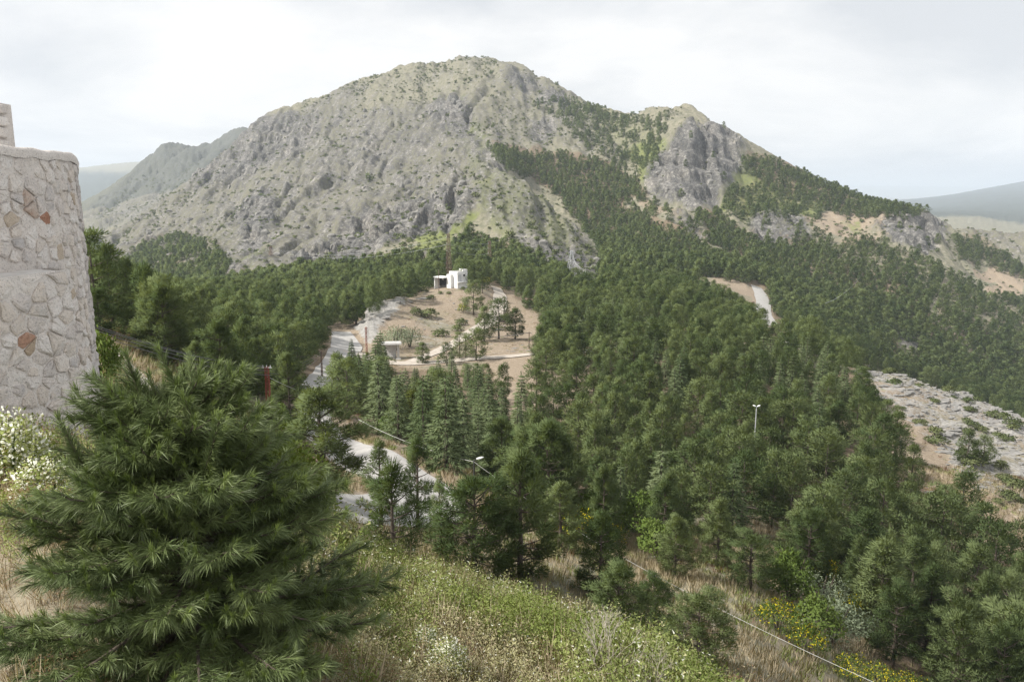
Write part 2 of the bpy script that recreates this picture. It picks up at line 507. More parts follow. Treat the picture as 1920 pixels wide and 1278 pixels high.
# forest: density of trees where their crowns stand
FOREST = [
 ([(1630,1120),(1940,1120),(1940,1450),(1690,1450),(1650,1300)], 40, 75, 1.0),
 ([(1120,500),(1300,520),(1440,610),(1450,640),(1300,600),(1150,560)], 200, 700, .95),
 ([(600,700),(640,668),(700,650),(760,690),(850,690),(1000,690),(1015,620),(1045,590),(960,560),(910,525),(870,520),(870,450),(900,430),(950,462),(1000,478),(1080,520),(1150,545),(1300,560),(1450,625),(1560,655),(1605,682),(1630,740),(1660,790),(1760,820),(1780,880),(1800,960),(1930,1060),(1930,1290),(1560,1290),(1500,1180),(1480,960),(1400,945),(1330,960),(1250,985),(1180,985),(1080,950),(970,900),(900,850),(800,850),(690,800),(600,770)], 53, 420, 1.0),
 ([(760,480),(840,480),(880,430),(900,440),(900,520),(870,520),(850,500),(800,520)], 260, 460, .9),
 ([(160,470),(260,545),(450,520),(560,505),(640,500),(720,490),(790,480),(840,505),(800,532),(720,558),(655,588),(620,610),(620,690),(590,745),(540,765),(470,740),(400,690),(320,640),(240,600),(180,570),(150,560)], 60, 440, 1.0),
 ([(915,268),(990,288),(1060,288),(1120,300),(1165,320),(1200,345),(1225,375),(1180,382),(1240,408),(1300,440),(1340,470),(1400,490),(1425,540),(1450,620),(1350,610),(1250,570),(1150,545),(1140,490),(1080,405),(1030,350),(960,320),(930,295)], 380, 1000, 1.0),
 ([(1300,400),(1340,392),(1395,432),(1440,405),(1510,440),(1510,430),(1560,462),(1700,490),(1770,535),(1930,640),(1930,800),(1750,720),(1600,670),(1450,620),(1420,540),(1390,480),(1320,440)], 260, 900, 1.0),
 ([(1510,428),(1560,450),(1640,445),(1720,478),(1800,515),(1930,600),(1930,690),(1800,590),(1740,560),(1650,520),(1540,480)], 380, 900, .62),
 ([(1390,292),(1440,292),(1540,340),(1660,380),(1745,392),(1700,408),(1600,402),(1500,378),(1420,345)], 400, 900, .9),
 ([(1370,345),(1420,345),(1500,378),(1570,400),(1490,410),(1410,420),(1350,395)], 400, 900, .6),
 ([(1000,195),(1050,175),(1100,195),(1185,220),(1250,215),(1245,260),(1230,310),(1190,335),(1165,315),(1110,290),(1060,235)], 400, 1000, .42),
 ([(1790,445),(1830,440),(1930,500),(1930,528),(1850,505),(1800,480)], 400, 900, .75),
 ([(1850,548),(1930,560),(1930,600),(1870,575)], 400, 900, .6),
 ([(240,470),(300,445),(345,432),(420,470),(432,500),(400,545),(330,570),(250,560),(225,510)], 400, 800, .72),
 ([(145,452),(195,455),(185,475),(150,475)], 700, 1100, .9),
 (CLIFF_R, 400, 1000, 0.02),
 ([(1170,378),(1235,382),(1310,415),(1340,445),(1290,440),(1240,420)], 400, 900, .15),
 ([(1390,405),(1520,395),(1560,432),(1525,455),(1480,455),(1395,440)], 400, 900, .10),
 ([(1525,392),(1700,412),(1745,398),(1778,450),(1720,475),(1620,445)], 400, 900, .06),
 ([(1820,488),(1930,518),(1930,548),(1850,532)], 400, 900, .04),
 ([(1680,628),(1710,630),(1732,655),(1722,668),(1690,655)], 250, 450, 0),
 ([(1330,512),(1390,520),(1402,548),(1345,532)], 300, 500, .1),
 ([(1416,538),(1440,545),(1446,590),(1462,625),(1440,620),(1426,590)], 250, 420, 0),
 ([(1730,540),(1790,600),(1870,690),(1850,690),(1750,605)], 300, 600, .35),
 ([(950,540),(1000,530),(1010,545),(960,560)], 200, 300, .5),
 (KNOLL, 150, 290, 0),
 ([(925,695),(1100,680),(1112,735),(1060,765),(940,775)], 95, 170, .22),
 ([(1380,640),(1520,630),(1600,690),(1450,690)], 150, 220, .5),
 ([(1625,770),(1700,790),(1780,860),(1880,930),(1930,990),(1930,1070),(1800,1000),(1700,960),(1640,900)], 70, 170, .38),
 ([(1760,880),(1800,905),(1930,985),(1930,1020),(1800,940)], 70, 170, .0),
 (SLAB, 100, 190, 0),
 ([(1370,950),(1440,950),(1500,1010),(1490,1040),(1400,1000)], 60, 100, 0),
]
def forest_density(px, py, d): return cover(px, py, d, FOREST, 0.0, 0.6, 90)

BARE = GY > 380
rock = cover(GPX, GPY, GY, ROCK, 0.12, 1.0, 50)
rock = np.where((GY > 380) & (rock == .12), .22, rock)
rock = np.where(GY > 2900, .0, rock)
rock = np.where((GY < 60), 0.02, rock)
green = cover(GPX, GPY, GY, GREEN, 0.12, 2.0, 60)
soil = cover(GPX, GPY, GY, SOIL, 0.1, 1.6, 70)
soil = np.where((GY < 380) & (soil == .1), .5, soil)
floor_ = forest_density(GPX, GPY, GY)
def blur(g, n):
    for _ in range(n):
        g = (np.roll(g, 1, 1) + g * 2 + np.roll(g, -1, 1)) / 4
        g = (np.roll(g, 1, 0) + g * 2 + np.roll(g, -1, 0)) / 4
    return g
rock = np.where(GY > 380, blur(rock, 18), blur(rock, 5)); green = blur(green, 6); soil = blur(soil, 5); floor_ = blur(floor_, 4)

# relief: folds and gullies everywhere on the mountain, ribs and crags where it is rock
mt = smooth(330, 520, GY) * (1 - smooth(5000, 9000, GY) * .6)
amp_far = np.where(GY > 1200, np.minimum(GY / 1200, 1.35), 1.0)
dz = mt * amp_far * (5.0 * fbm(GX, GY, 150, 3, 1) + 3.2 * fbm(GX, GY, 60, 4, 5, .55, True) + 1.0 * fbm(GX, GY, 16, 3, 9))
wx_ = GX + 14 * fbm(GX, GY, 90, 2, 23)
ribs = fbm(wx_, GY * .20, 42, 4, 21, .55, True)
crag = fbm(GX, GY * .7, 26, 5, 31, .62, True)
dz += mt * amp_far * rock * (17 * ribs + 8.0 * crag + 3.6 * fbm(GX, GY, 7, 3, 35, .6, True))
dz += mt * amp_far * rock * 6.0 * smooth(.45, .6, vnoise(GX / 34, GY / 60, 77)) * vnoise(GX / 9, GY / 40, 78)
gully = np.clip(1 - np.abs(fbm(wx_, GY * .17, 62, 3, 25)) * 7, 0, 1)
gully2 = np.clip(1 - np.abs(fbm(wx_ * .9 + GY * .12, GY * .22, 26, 3, 27)) * 5, 0, 1)
dz = 12 * np.tanh(dz / 12) - mt * np.clip(rock * 1.3, 0, 1) * (7.5 * gully + 3.5 * gully2)
# bedding: rock climbs in steps
lev = (GZ0 + dz + 5 * fbm(GX, GY, 55, 2, 29) + .12 * GX) / 13.0
fr = lev - np.floor(lev)
dz += mt * np.clip(rock * 1.4 - .35, 0, 1) * 13.0 * .55 * (smooth(.25, .75, fr) - fr)
mid = smooth(45, 90, GY) * (1 - mt)
dz += mid * (0.7 * fbm(GX, GY, 40, 3, 41) + .25 * fbm(GX, GY, 8, 3, 43))
# limestone: ledges running across the slope
u_ = GX * .80 + GY * .60; v_ = -GX * .60 + GY * .80
ledge = fbm(u_ * .28, v_, 6.5, 4, 51, .6, True)
dz += mid * np.clip(rock - .15, 0, 1) * (2.2 * ledge + .45 * fbm(u_ * .5, v_, 2.2, 3, 55, .6, True))
near = 1 - smooth(30, 60, GY)
dz += near * (.16 * fbm(GX, GY, 5, 3, 61) + .05 * fbm(GX, GY, 1.1, 3, 63))

ROADS = {   # centre lines: photo x, photo y, metres away, width in metres
 'road': [(640,622,190,4.5),(652,640,176,7),(640,662,160,5),(612,700,132,4),(592,735,112,4),(588,780,92,4),(610,820,79,4.5),(660,848,69,5),(720,875,62.5,5.5),(780,900,58.5,6),(806,925,55.5,6.5),(780,950,52,6.5),(715,962,49,6),(640,968,45,5.5),(590,972,42,5)],
 'lane': [(655,655,168,5),(700,676,160,4),(760,684,157.5,3.6),(830,680,158.5,3.2),(900,673,160,3.2),(960,669,161,3.2),(1010,665.5,163,3.2),(1050,661,165,3.2),(1110,657,169,3.2),(1190,650,175,3.2),(1240,634,187,3.2),(1262,612,203,3.2)],
 'track': [(760,684,157.5,2.6),(810,665,168,2.8),(845,649,178,3.2),(868,635,187,3.6),(888,622,197,3.6),(912,604,213,4),(930,585,230,4.4),(938,566,246,4.4),(938,552,258,4),(930,540,275,3.6)],
 'path': [(205,655,62,1.2),(235,684,52,1.2),(262,702,47,1.25),(300,734,41,1.3),(330,768,37,1.3)],
 'mountain_road': [(1418,528,385,5),(1425,545,369,6),(1431,566,349,6.5),(1431,588,327,6.5),(1441,604,312,7),(1450,622,297,7)],
}
road_pts = {}
for nm, pl in ROADS.items():
    # the pixel fixes the bearing and the ground decides the distance it is really at
    P = []
    for (px_, py_, d_, w_) in pl:
        x_, y_, z_ = unproject(px_, py_, d_)
        P.append((x_, y_, w_))
    P = np.array(P)
    t = np.concatenate([[0], np.cumsum(np.hypot(np.diff(P[:, 0]), np.diff(P[:, 1])))])
    tt = np.linspace(0, t[-1], max(8, int(t[-1] / 1.2)))
    Q = np.stack([np.interp(tt, t, P[:, k]) for k in range(3)], 1)
    for _ in range(8): Q[1:-1] = (Q[:-2] + 2 * Q[1:-1] + Q[2:]) / 4
    road_pts[nm] = Q
# grade the ground under the roads: no relief, gentle shoulders
rd = np.full(GX.shape, 99.0)
for nm, Q in road_pts.items():
    x0, x1, y0, y1 = Q[:, 0].min() - 8, Q[:, 0].max() + 8, Q[:, 1].min() - 8, Q[:, 1].max() + 8
    sel = np.where((GX > x0) & (GX < x1) & (GY > y0) & (GY < y1))
    gx_, gy_ = GX[sel], GY[sel]
    best = np.full(gx_.shape, 99.0)
    for q in Q[::2]:
        best = np.minimum(best, np.hypot(gx_ - q[0], gy_ - q[1]) - q[2] / 2)
    rd[sel] = np.minimum(rd[sel], best)
dz *= np.where(GY < 420, smooth(.3, 3.5, rd), 1.0)
GZ = GZ0 + dz
GZ = np.where(GZ > 230, 230 + 90 * np.tanh((GZ - 230) / 90), GZ)
shoulder = 1 - smooth(0.2, 2.2, rd)
rock = rock * (1 - shoulder); soil = np.maximum(soil, shoulder)

def ground(x, y):
    """Height of the land at world x, y."""
    return base_xy(np.asarray(x, float), np.asarray(y, float), GZ)

# what can be seen from the wall: highest line of sight per bearing up to each distance
_py = project(GX, GY, GZ)[1]
SIGHT = np.minimum.accumulate(_py, axis=0)

def visible(x, y, h, slack=0.0):
    z = ground(x, y)
    fa = np.clip((x / y + .8) / 1.6 * (NA - 1), 0, NA - 1).astype(int)
    fs = np.clip(np.interp(np.log(y), gs, np.arange(NS)) - 2, 0, NS - 1).astype(int)
    return project(x, y, z + h)[1] < SIGHT[fs, fa] + slack

ii = np.arange(NS * NA).reshape(NS, NA)
fc = np.stack([ii[:-1, :-1], ii[:-1, 1:], ii[1:, 1:], ii[1:, :-1]], -1).reshape(-1, 4)

# ---- land material
m_land, nt, b = nmat('land', 0.95, 0.1)
at = nt.nodes.new('ShaderNodeAttribute'); at.attribute_name = 'cover'
sp = nt.nodes.new('ShaderNodeSeparateColor'); nt.links.new(at.outputs['Color'], sp.inputs[0])
at2 = nt.nodes.new('ShaderNodeAttribute'); at2.attribute_name = 'cover_more'
sp2 = nt.nodes.new('ShaderNodeSeparateColor'); nt.links.new(at2.outputs['Color'], sp2.inputs[0])
nA = noise_node(nt, .035, 6, .62)
nB = noise_node(nt, .33, 6, .65)
nC = noise_node(nt, 2.2, 5, .6)
nR = noise_node(nt, .09, 8, .7, loc_scale=(1.5, .24, .3))
grass = ramp_node(nt, nB.outputs['Fac'], [(.25, (.085, .095, .060)), (.42, (.155, .152, .108)), (.58, (.225, .208, .155)), (.78, (.29, .265, .205))])
soilc = ramp_node(nt, nC.outputs['Fac'], [(.25, (.17, .13, .095)), (.5, (.265, .215, .162)), (.78, (.36, .31, .245))])
greenc = ramp_node(nt, nB.outputs['Fac'], [(.3, (.085, .105, .035)), (.7, (.20, .215, .085))])
rockc = ramp_node(nt, nR.outputs['Fac'], [(.25, (.06, .06, .06)), (.42, (.155, .152, .143)), (.56, (.245, .236, .218)), (.75, (.325, .31, .285))])
nS = noise_node(nt, .55, 6, .65, loc_scale=(1.0, 1.0, 1.0))
mpS = [n_ for n_ in nt.nodes if n_.type == 'MAPPING'][-1]
mpS.inputs['Rotation'].default_value = (0, 0, R(-37)); mpS.inputs['Scale'].default_value = (.22, 1.0, .6)
slabc = ramp_node(nt, mix_node(nt, .5, nC.outputs['Fac'], nS.outputs['Fac']), [(.32, (.09, .087, .083)), (.43, (.22, .213, .20)), (.54, (.31, .30, .283)), (.72, (.38, .37, .352))])
floorc = ramp_node(nt, nC.outputs['Fac'], [(.3, (.10, .077, .052)), (.7, (.225, .175, .125))])
def patch(mask, noise, w=.22):
    # mask plus noise, sharpened: patches with ragged edges whose share grows with the mask
    s_ = math_node(nt, 'ADD', mask, noise)
    return ramp_node(nt, s_, [(1 - w / 2 if 1 - w / 2 < 1 else .99, 0.0), (min(1.0, 1 + 0), 1.0)]).outputs[0]
def patch2(mask, noise, lo=.92, hi=1.08):
    s_ = math_node(nt, 'ADD', mask, noise)
    mr = nt.nodes.new('ShaderNodeMapRange'); mr.inputs[1].default_value = lo; mr.inputs[2].default_value = hi
    nt.links.new(s_, mr.inputs[0]); return mr.outputs[0]
c = mix_node(nt, patch2(sp.outputs[2], nA.outputs['Fac']), grass.outputs[0], soilc.outputs[0])
c = mix_node(nt, patch2(sp.outputs[1], nB.outputs['Fac'], .9, 1.15), c, greenc.outputs[0])
c = mix_node(nt, patch2(sp2.outputs[0], nB.outputs['Fac'], .9, 1.3), c, floorc.outputs[0])
nM = noise_node(nt, .16, 7, .68)
crk = math_node(nt, 'MULTIPLY', math_node(nt, 'ABSOLUTE', math_node(nt, 'SUBTRACT', nM.outputs['Fac'], .5)), 9.0, True)
crk2 = math_node(nt, 'MULTIPLY', math_node(nt, 'ABSOLUTE', math_node(nt, 'SUBTRACT', nB.outputs['Fac'], .5)), 9.0, True)
crkc = ramp_node(nt, math_node(nt, 'MULTIPLY', crk, crk2), [(0.0, (.42, .42, .44)), (.35, (.9, .9, .9)), (1, (1.1, 1.09, 1.07))])
tone = ramp_node(nt, nA.outputs['Fac'], [(.3, (.72, .73, .75)), (.5, (1, 1, 1)), (.7, (1.15, 1.12, 1.06))])
rk = mix_node(nt, sp2.outputs[1], mix_node(nt, 1.0, mix_node(nt, 1.0, rockc.outputs[0], crkc.outputs[0], 'MULTIPLY'), tone.outputs[0], 'MULTIPLY'), slabc.outputs[0])
nRB = mix_node(nt, sp2.outputs[1], mix_node(nt, .6, nR.outputs['Fac'], nB.outputs['Fac']), mix_node(nt, .35, nS.outputs['Fac'], nC.outputs['Fac']))
c = mix_node(nt, patch2(sp.outputs[0], nRB, .92, 1.06), c, rk)
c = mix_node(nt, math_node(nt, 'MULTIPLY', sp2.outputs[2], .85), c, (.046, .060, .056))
nt.links.new(c, b.inputs['Base Color'])
bp = nt.nodes.new('ShaderNodeBump'); bp.inputs['Strength'].default_value = 1.0; bp.inputs['Distance'].default_value = 1.5
hb = math_node(nt, 'MULTIPLY', math_node(nt, 'ADD', nB.outputs['Fac'], math_node(nt, 'MULTIPLY', nR.outputs['Fac'], 1.6)), math_node(nt, 'MULTIPLY', math_node(nt, 'ADD', sp.outputs[0], -.1), math_node(nt, 'SUBTRACT', 1.3, sp2.outputs[1])))
hn_ = math_node(nt, 'MULTIPLY', math_node(nt, 'ADD', math_node(nt, 'MULTIPLY', nS.outputs['Fac'], 1.0), math_node(nt, 'MULTIPLY', nC.outputs['Fac'], .35)), .32)
hb = mix_node(nt, sp2.outputs[1], hb, hn_)
nt.links.new(hb, bp.inputs['Height']); nt.links.new(bp.outputs[0], b.inputs['Normal'])

# far hills: woods and dry fields; left ridge carries painted cloud shade
farwood_and_shade = ((GY > 2300) & (GE < .028 + .01 * fbm(GX, GY, 1500, 3, 66)) & (GY < 9500)).astype(float)
farwood_and_shade = blur(np.where((GX < 0) & (GY < 3000), 0.0, farwood_and_shade), 2)
farwood_and_shade = np.maximum(farwood_and_shade, .6 * ((GX < 0) & (GY > 1450) & (GY < 3000)))  # left back ridge: cloud shadow put into the land colour
land_me = mesh_np('terrain', np.stack([GX, GY, GZ], -1), fc, [m_land], True)
def set_attr(me, name, r, g, b_):
    a_ = me.color_attributes.new(name, 'FLOAT_COLOR', 'POINT')
    a_.data.foreach_set('color', np.stack([r.ravel(), g.ravel(), b_.ravel(), np.ones(r.size)], -1).astype(np.float32).ravel())
ra = np.where(GY > 380, .27 + .40 * np.clip(rock, 0, 1), np.where(rock > .2, .22 + .42 * rock, 0))
set_attr(land_me, 'cover', ra, np.clip(green * (1 - farwood_and_shade), 0, 1), np.clip(soil, 0, 1))
set_attr(land_me, 'cover_more', np.clip(floor_ * .8, 0, 1), ((GY < 360) & (GY > 60)).astype(float), np.clip(farwood_and_shade, 0, 1))
land = link('terrain', land_me)
tag(land, 'mountainside, wooded hollow and castle terrace', kind='structure')

# ---- roads as sheets just above the graded ground
m_road = simple_mat('road_surface', (.31, .30, .29), (.42, .41, .395), 1.3, .9)
m_track = simple_mat('track_dust', (.34, .30, .255), (.45, .41, .365), 1.1, .95)
for nm, Q in road_pts.items():
    t_ = np.gradient(Q[:, :2], axis=0); t_ /= np.linalg.norm(t_, axis=1)[:, None]
    nrm = np.stack([-t_[:, 1], t_[:, 0]], 1)
    K = 7
    vv = []
    edge = (vnoise(np.arange(len(Q)) * .35, np.zeros(len(Q)), 5) - .5) * .45
    edge2 = (vnoise(np.arange(len(Q)) * .35, np.zeros(len(Q)) + 9, 6) - .5) * .45
    for k in range(K):
        f_ = k / (K - 1) - .5
        off_ = f_ * Q[:, 2] + np.where(k == 0, edge, 0) + np.where(k == K - 1, edge2, 0)
        x_ = Q[:, 0] + nrm[:, 0] * off_; y_ = Q[:, 1] + nrm[:, 1] * off_
        vv.append(np.stack([x_, y_, ground(x_, y_) + .05 + .0006 * y_], 1))
    vv = np.stack(vv, 1).reshape(-1, 3)
    i0 = np.arange(len(Q) - 1)[:, None] * K + np.arange(K - 1)[None]
    ff = np.stack([i0, i0 + 1, i0 + K + 1, i0 + K], -1).reshape(-1, 4)
    o = link(nm, mesh_np(nm, vv, ff, [m_road if nm in ('road', 'mountain_road') else m_track], True))
    tag(o, {'road': 'pale road with a hairpin bend between the pines', 'lane': 'narrow lane crossing below the bald knoll', 'track': 'dusty track climbing past the bald knoll',
            'path': 'footpath on the grassy bank beside the round tower', 'mountain_road': 'road climbing through the far pines'}[nm], kind='structure')

# ---- haze
m_haze = bpy.data.materials.new('haze'); m_haze.use_nodes = True
hn = m_haze.node_tree; hn.nodes.clear()
ho = hn.nodes.new('ShaderNodeOutputMaterial')
pv = hn.nodes.new('ShaderNodeVolumePrincipled')
pv.inputs['Color'].default_value = (.79, .88, 1.0, 1)
pv.inputs['Density'].default_value = 0.00013
pv.inputs['Anisotropy'].default_value = 0.2
hn.links.new(pv.outputs[0], ho.inputs['Volume'])
hz = MB()
zmin, zmax = float(GZ.min()) - 2, float(GZ.max()) + 16
hz.box((0, 15000, (zmin + zmax) / 2), (56000, 30400, zmax - zmin))
haze = hz.build('haze', m_haze)
tag(haze, 'thin pale haze over the valley', kind='stuff')
# ------------------------------------------------------------------ foliage
def unit(v): return v / np.maximum(np.linalg.norm(v, axis=-1, keepdims=True), 1e-9)
def rdir(g, n): return unit(g.normal(size=(n, 3)))

def leaf_tris(g, c, d, L, w, nrm):
    """One slim triangle per leaf or needle spray, turned so that it faces nrm."""
    n = len(c)
    s = unit(np.cross(d, rdir(g, n)))
    L = np.broadcast_to(np.asarray(L), (n,))[:, None]; w = np.broadcast_to(np.asarray(w), (n,))[:, None]
    v = np.stack([c - s * w / 2, c + s * w / 2, c + d * L], 1)
    fn = np.cross(v[:, 1] - v[:, 0], v[:, 2] - v[:, 0])
    flip = (fn * nrm).sum(1) < 0
    v[flip] = v[flip][:, [1, 0, 2]]
    return v

def leaf_quads(g, c, d, L, w, nrm):
    """Diamond leaves as two triangles sharing an edge, folded a little."""
    n = len(c)
    s = unit(np.cross(d, rdir(g, n)))
    up = np.cross(s, d)
    L = np.broadcast_to(np.asarray(L), (n,))[:, None]; w = np.broadcast_to(np.asarray(w), (n,))[:, None]
    m = c + d * L * .5 + up * w * .12
    a = np.stack([c, m - s * w / 2, c + d * L], 1)
    b = np.stack([c, c + d * L, m + s * w / 2], 1)
    v = np.concatenate([a, b]); nn = np.concatenate([nrm, nrm])
    fn = np.cross(v[:, 1] - v[:, 0], v[:, 2] - v[:, 0])
    flip = (fn * nn).sum(1) < 0
    v[flip] = v[flip][:, [1, 0, 2]]
    return v, nn

def soup(name, v, nrm, mats, midx=None):
    """Triangle soup with soft outward normals per leaf."""
    n = len(v)
    me = mesh_np(name, v.reshape(-1, 3), np.arange(n * 3).reshape(-1, 3), mats, True, midx)
    me.normals_split_custom_set_from_vertices(np.repeat(unit(nrm), 3, 0).tolist())
    return me

def pine_tufts(g, whorls, per, tufts, H=7.0, Rm=2.7, t0=.16, shape=.62, lean=.0):
    """Tuft centres and axes on whorled boughs; also returns the boughs for the trunk mesh."""
    C, Ax, boughs = [], [], []
    az0 = g.uniform(0, 6.28)
    bulge = g.uniform(.75, 1.25, 8)
    for k in range(whorls):
        t = t0 + (1 - t0) * (k + g.uniform(-.3, .3)) / (whorls - .4)
        t = min(max(t, t0), .985)
        tt = (t - t0) / (1 - t0)
        rad = Rm * ((1 - tt) ** shape) * min(1, .62 + tt * 1.6)
        nb = max(2, int(round(per * (1 - .45 * tt))))
        for j in range(nb):
            az = az0 + k * 2.4 + 6.283 * j / nb + g.uniform(-.35, .35)
            bl = rad * g.uniform(.68, 1.1) * bulge[int(az / .7854) % 8]
            el = R(4 + 48 * tt ** 1.3) + g.uniform(-.14, .16)
            dr = np.array([math.cos(az) * math.cos(el), math.sin(az) * math.cos(el), math.sin(el)])
            p0 = np.array([lean * t * H, 0, t * H])
            boughs.append((p0, p0 + dr * bl * .92))
            nt_ = max(2, int(tufts * (.45 + .55 * bl / Rm)))
            f = g.uniform(.42, 1.0, nt_) ** .75
            side = rdir(g, nt_) * (.12 + .26 * f[:, None]) * bl * .55
            side[:, 2] = side[:, 2] * .5 + .05 * bl
            C.append(p0 + dr * (bl * f)[:, None] + side)
            Ax.append(unit(dr + np.array([0, 0, .55]) + side * .6))
    # leader
    C.append(np.stack([np.full(3, lean * H), np.zeros(3), H * np.array([.97, 1.0, 1.03])], 1)); Ax.append(np.tile([0, 0, 1.0], (3, 1)))
    return np.concatenate(C), np.concatenate(Ax), boughs

def pine_crown(seed, whorls, per, tufts, leaves, L, w, spread, mat, H=7.0, Rm=2.7, t0=.16, shape=.62, name='crown'):
    g = np.random.default_rng(seed)
    C, Ax, boughs = pine_tufts(g, whorls, per, tufts, H, Rm, t0, shape)
    n = len(C) * leaves
    cc = np.repeat(C, leaves, 0); ax = np.repeat(Ax, leaves, 0)
    rd_ = rdir(g, n)
    d = unit(ax * .75 + rd_)
    off_ = rd_ * spread * g.uniform(.15, 1, n)[:, None] ** .6
    off_[:, 2] *= .7
    cen = np.array([0, 0, H * .45])
    nrm = unit(unit(off_) * .9 + unit(cc - cen) * .55 + np.array([0, 0, .35]))
    v = leaf_tris(g, cc + off_, d, L * g.uniform(.65, 1.25, n), w * g.uniform(.7, 1.3, n), nrm)
    return soup(name, v, nrm, [mat]), boughs

def trunk_mesh(boughs, mat, H=7.0, r=.17, limbs=True, seed=0, every=1, name='trunk'):
    m = MB()
    rr = random.Random(seed)
    pts = [(rr.uniform(-.06, .06) * (i > 0), rr.uniform(-.06, .06) * (i > 0), -.5 + (H * .97 + .5) * i / 5) for i in range(6)]
    m.tube(pts, [r * 1.25, r, r * .8, r * .58, r * .36, r * .12], 7)
    if limbs:
        for a_, b_ in boughs[::every]:
            mid_ = (a_ + b_) / 2 - np.array([0, 0, .06])
            m.tube([tuple(a_), tuple(mid_), tuple(b_)], [r * .30, r * .2, r * .07], 4, False)
    return mesh_py(name, m.v, m.f, [mat], True)

def cedar_crown(seed, whorls, per, leaves, L, w, mat, H=8.5, Rm=2.1, name='crown'):
    """Conical tree of flat drooping sprays in tiers."""
    g = np.random.default_rng(seed)
    V, N, boughs = [], [], []
    for k in range(whorls):
        tt = (k + g.uniform(-.2, .2)) / (whorls - .5)
        tt = min(max(tt, 0), 1)
        z = H * (.06 + .92 * tt)
        rad = Rm * (1 - tt) ** .85 + .1
        nb = max(3, int(per * (1 - .5 * tt)))
        a0 = g.uniform(0, 6.28)
        for j in range(nb):
            az = a0 + 6.283 * j / nb + g.uniform(-.25, .25)
            bl = rad * g.uniform(.72, 1.12)
            out = np.array([math.cos(az), math.sin(az), 0])
            lat = np.array([-math.sin(az), math.cos(az), 0])
            nl = max(4, int(leaves * (.35 + .65 * bl / Rm)))
            f = g.uniform(.15, 1, nl) ** .7
            y_ = g.uniform(-1, 1, nl) * .26 * bl * (1.15 - f * .7)
            c = np.array([0, 0, z]) + out * (bl * f)[:, None] + lat * y_[:, None]
            c[:, 2] += bl * (.16 * f - .34 * f ** 2) + g.normal(size=nl) * .04
            d = unit(out * .9 + lat * (np.sign(y_) * .55)[:, None] + np.array([0, 0, -.22]) + g.normal(size=(nl, 3)) * .25)
            nr = unit(np.array([0, 0, 1.0]) + out * .45 + g.normal(size=(nl, 3)) * .22)
            V.append(leaf_tris(g, c, d, L * g.uniform(.6, 1.2, nl), w * g.uniform(.7, 1.3, nl), nr)); N.append(nr)
            if j % 2 == 0: boughs.append((np.array([0, 0, z]), np.array([0, 0, z]) + out * bl * .8 + np.array([0, 0, -.1 * bl])))
    # leader
    n = 10
    c = np.stack([g.normal(size=n) * .05, g.normal(size=n) * .05, H * g.uniform(.93, 1.02, n)], 1)
    nr = unit(g.normal(size=(n, 3)) + np.array([0, 0, .4]))
    V.append(leaf_tris(g, c, unit(np.array([0, 0, 1.2]) + g.normal(size=(n, 3)) * .5), L * .8, w, nr)); N.append(nr)
    return soup(name, np.concatenate(V), np.concatenate(N), [mat]), boughs

def bush_crown(seed, clumps, leaves, L, w, mat, H=2.0, Rm=1.2, quads=True, name='crown', blossom=None, share=.0, tall=1.0):
    """Rounded shrub or broad-leaved crown of leaf clumps."""
    g = np.random.default_rng(seed)
    d0 = rdir(g, clumps); d0[:, 2] = np.abs(d0[:, 2]) * tall - .12
    C = d0 * np.array([Rm, Rm, H * .56]) * g.uniform(.55, 1.0, clumps)[:, None] + np.array([0, 0, H * .42])
    n = clumps * leaves
    cc = np.repeat(C, leaves, 0)
    rd_ = rdir(g, n)
    sp_ = Rm * .30
    off_ = rd_ * sp_ * g.uniform(.2, 1, n)[:, None] ** .5
    nrm = unit(rd_ * .8 + unit(cc - np.array([0, 0, H * .3])) * .6 + np.array([0, 0, .35]))
    d = unit(rd_ + np.array([0, 0, .3]) + g.normal(size=(n, 3)) * .5)
    Ls, ws = L * g.uniform(.6, 1.25, n), w * g.uniform(.7, 1.25, n)
    if quads:
        v, nrm = leaf_quads(g, cc + off_, d, Ls, ws, nrm)
    else:
        v = leaf_tris(g, cc + off_, d, Ls, ws, nrm)
    mats, midx = [mat], None
    if blossom is not None:
        mats = [mat, blossom]
        m1 = ((nrm[:n] if quads else nrm)[:, 2] > .25) & (g.random(n) < share)
        midx = np.concatenate([m1, m1]) if quads else m1
        midx = midx.astype(int)
    return soup(name, v, nrm, mats, midx)

def leaf_mat(name, dark, light, noise=.9, trans=.25, vary=.5, tint=(.5, .5)):
    m = bpy.data.materials.new(name); m.use_nodes = True
    nt = m.node_tree; nt.nodes.clear()
    out = nt.nodes.new('ShaderNodeOutputMaterial')
    oi = nt.nodes.new('ShaderNodeObjectInfo')
    n = noise_node(nt, noise, 3, .6)
    f = math_node(nt, 'ADD', math_node(nt, 'MULTIPLY', oi.outputs['Random'], vary), math_node(nt, 'MULTIPLY', math_node(nt, 'SUBTRACT', n.outputs['Fac'], .5), 1.6))
    r = ramp_node(nt, math_node(nt, 'ADD', f, .5 - vary / 2), [(.15, dark), (.85, light)])
    df = nt.nodes.new('ShaderNodeBsdfDiffuse'); tr = nt.nodes.new('ShaderNodeBsdfTranslucent'); ms = nt.nodes.new('ShaderNodeMixShader')
    nt.links.new(r.outputs[0], df.inputs[0])
    warm = mix_node(nt, 1.0, r.outputs[0], (1.15, 1.1, .6), 'MULTIPLY')
    nt.links.new(warm, tr.inputs[0])
    ms.inputs[0].default_value = trans
    nt.links.new(df.outputs[0], ms.inputs[1]); nt.links.new(tr.outputs[0], ms.inputs[2])
    nt.links.new(ms.outputs[0], out.inputs[0])
    return m

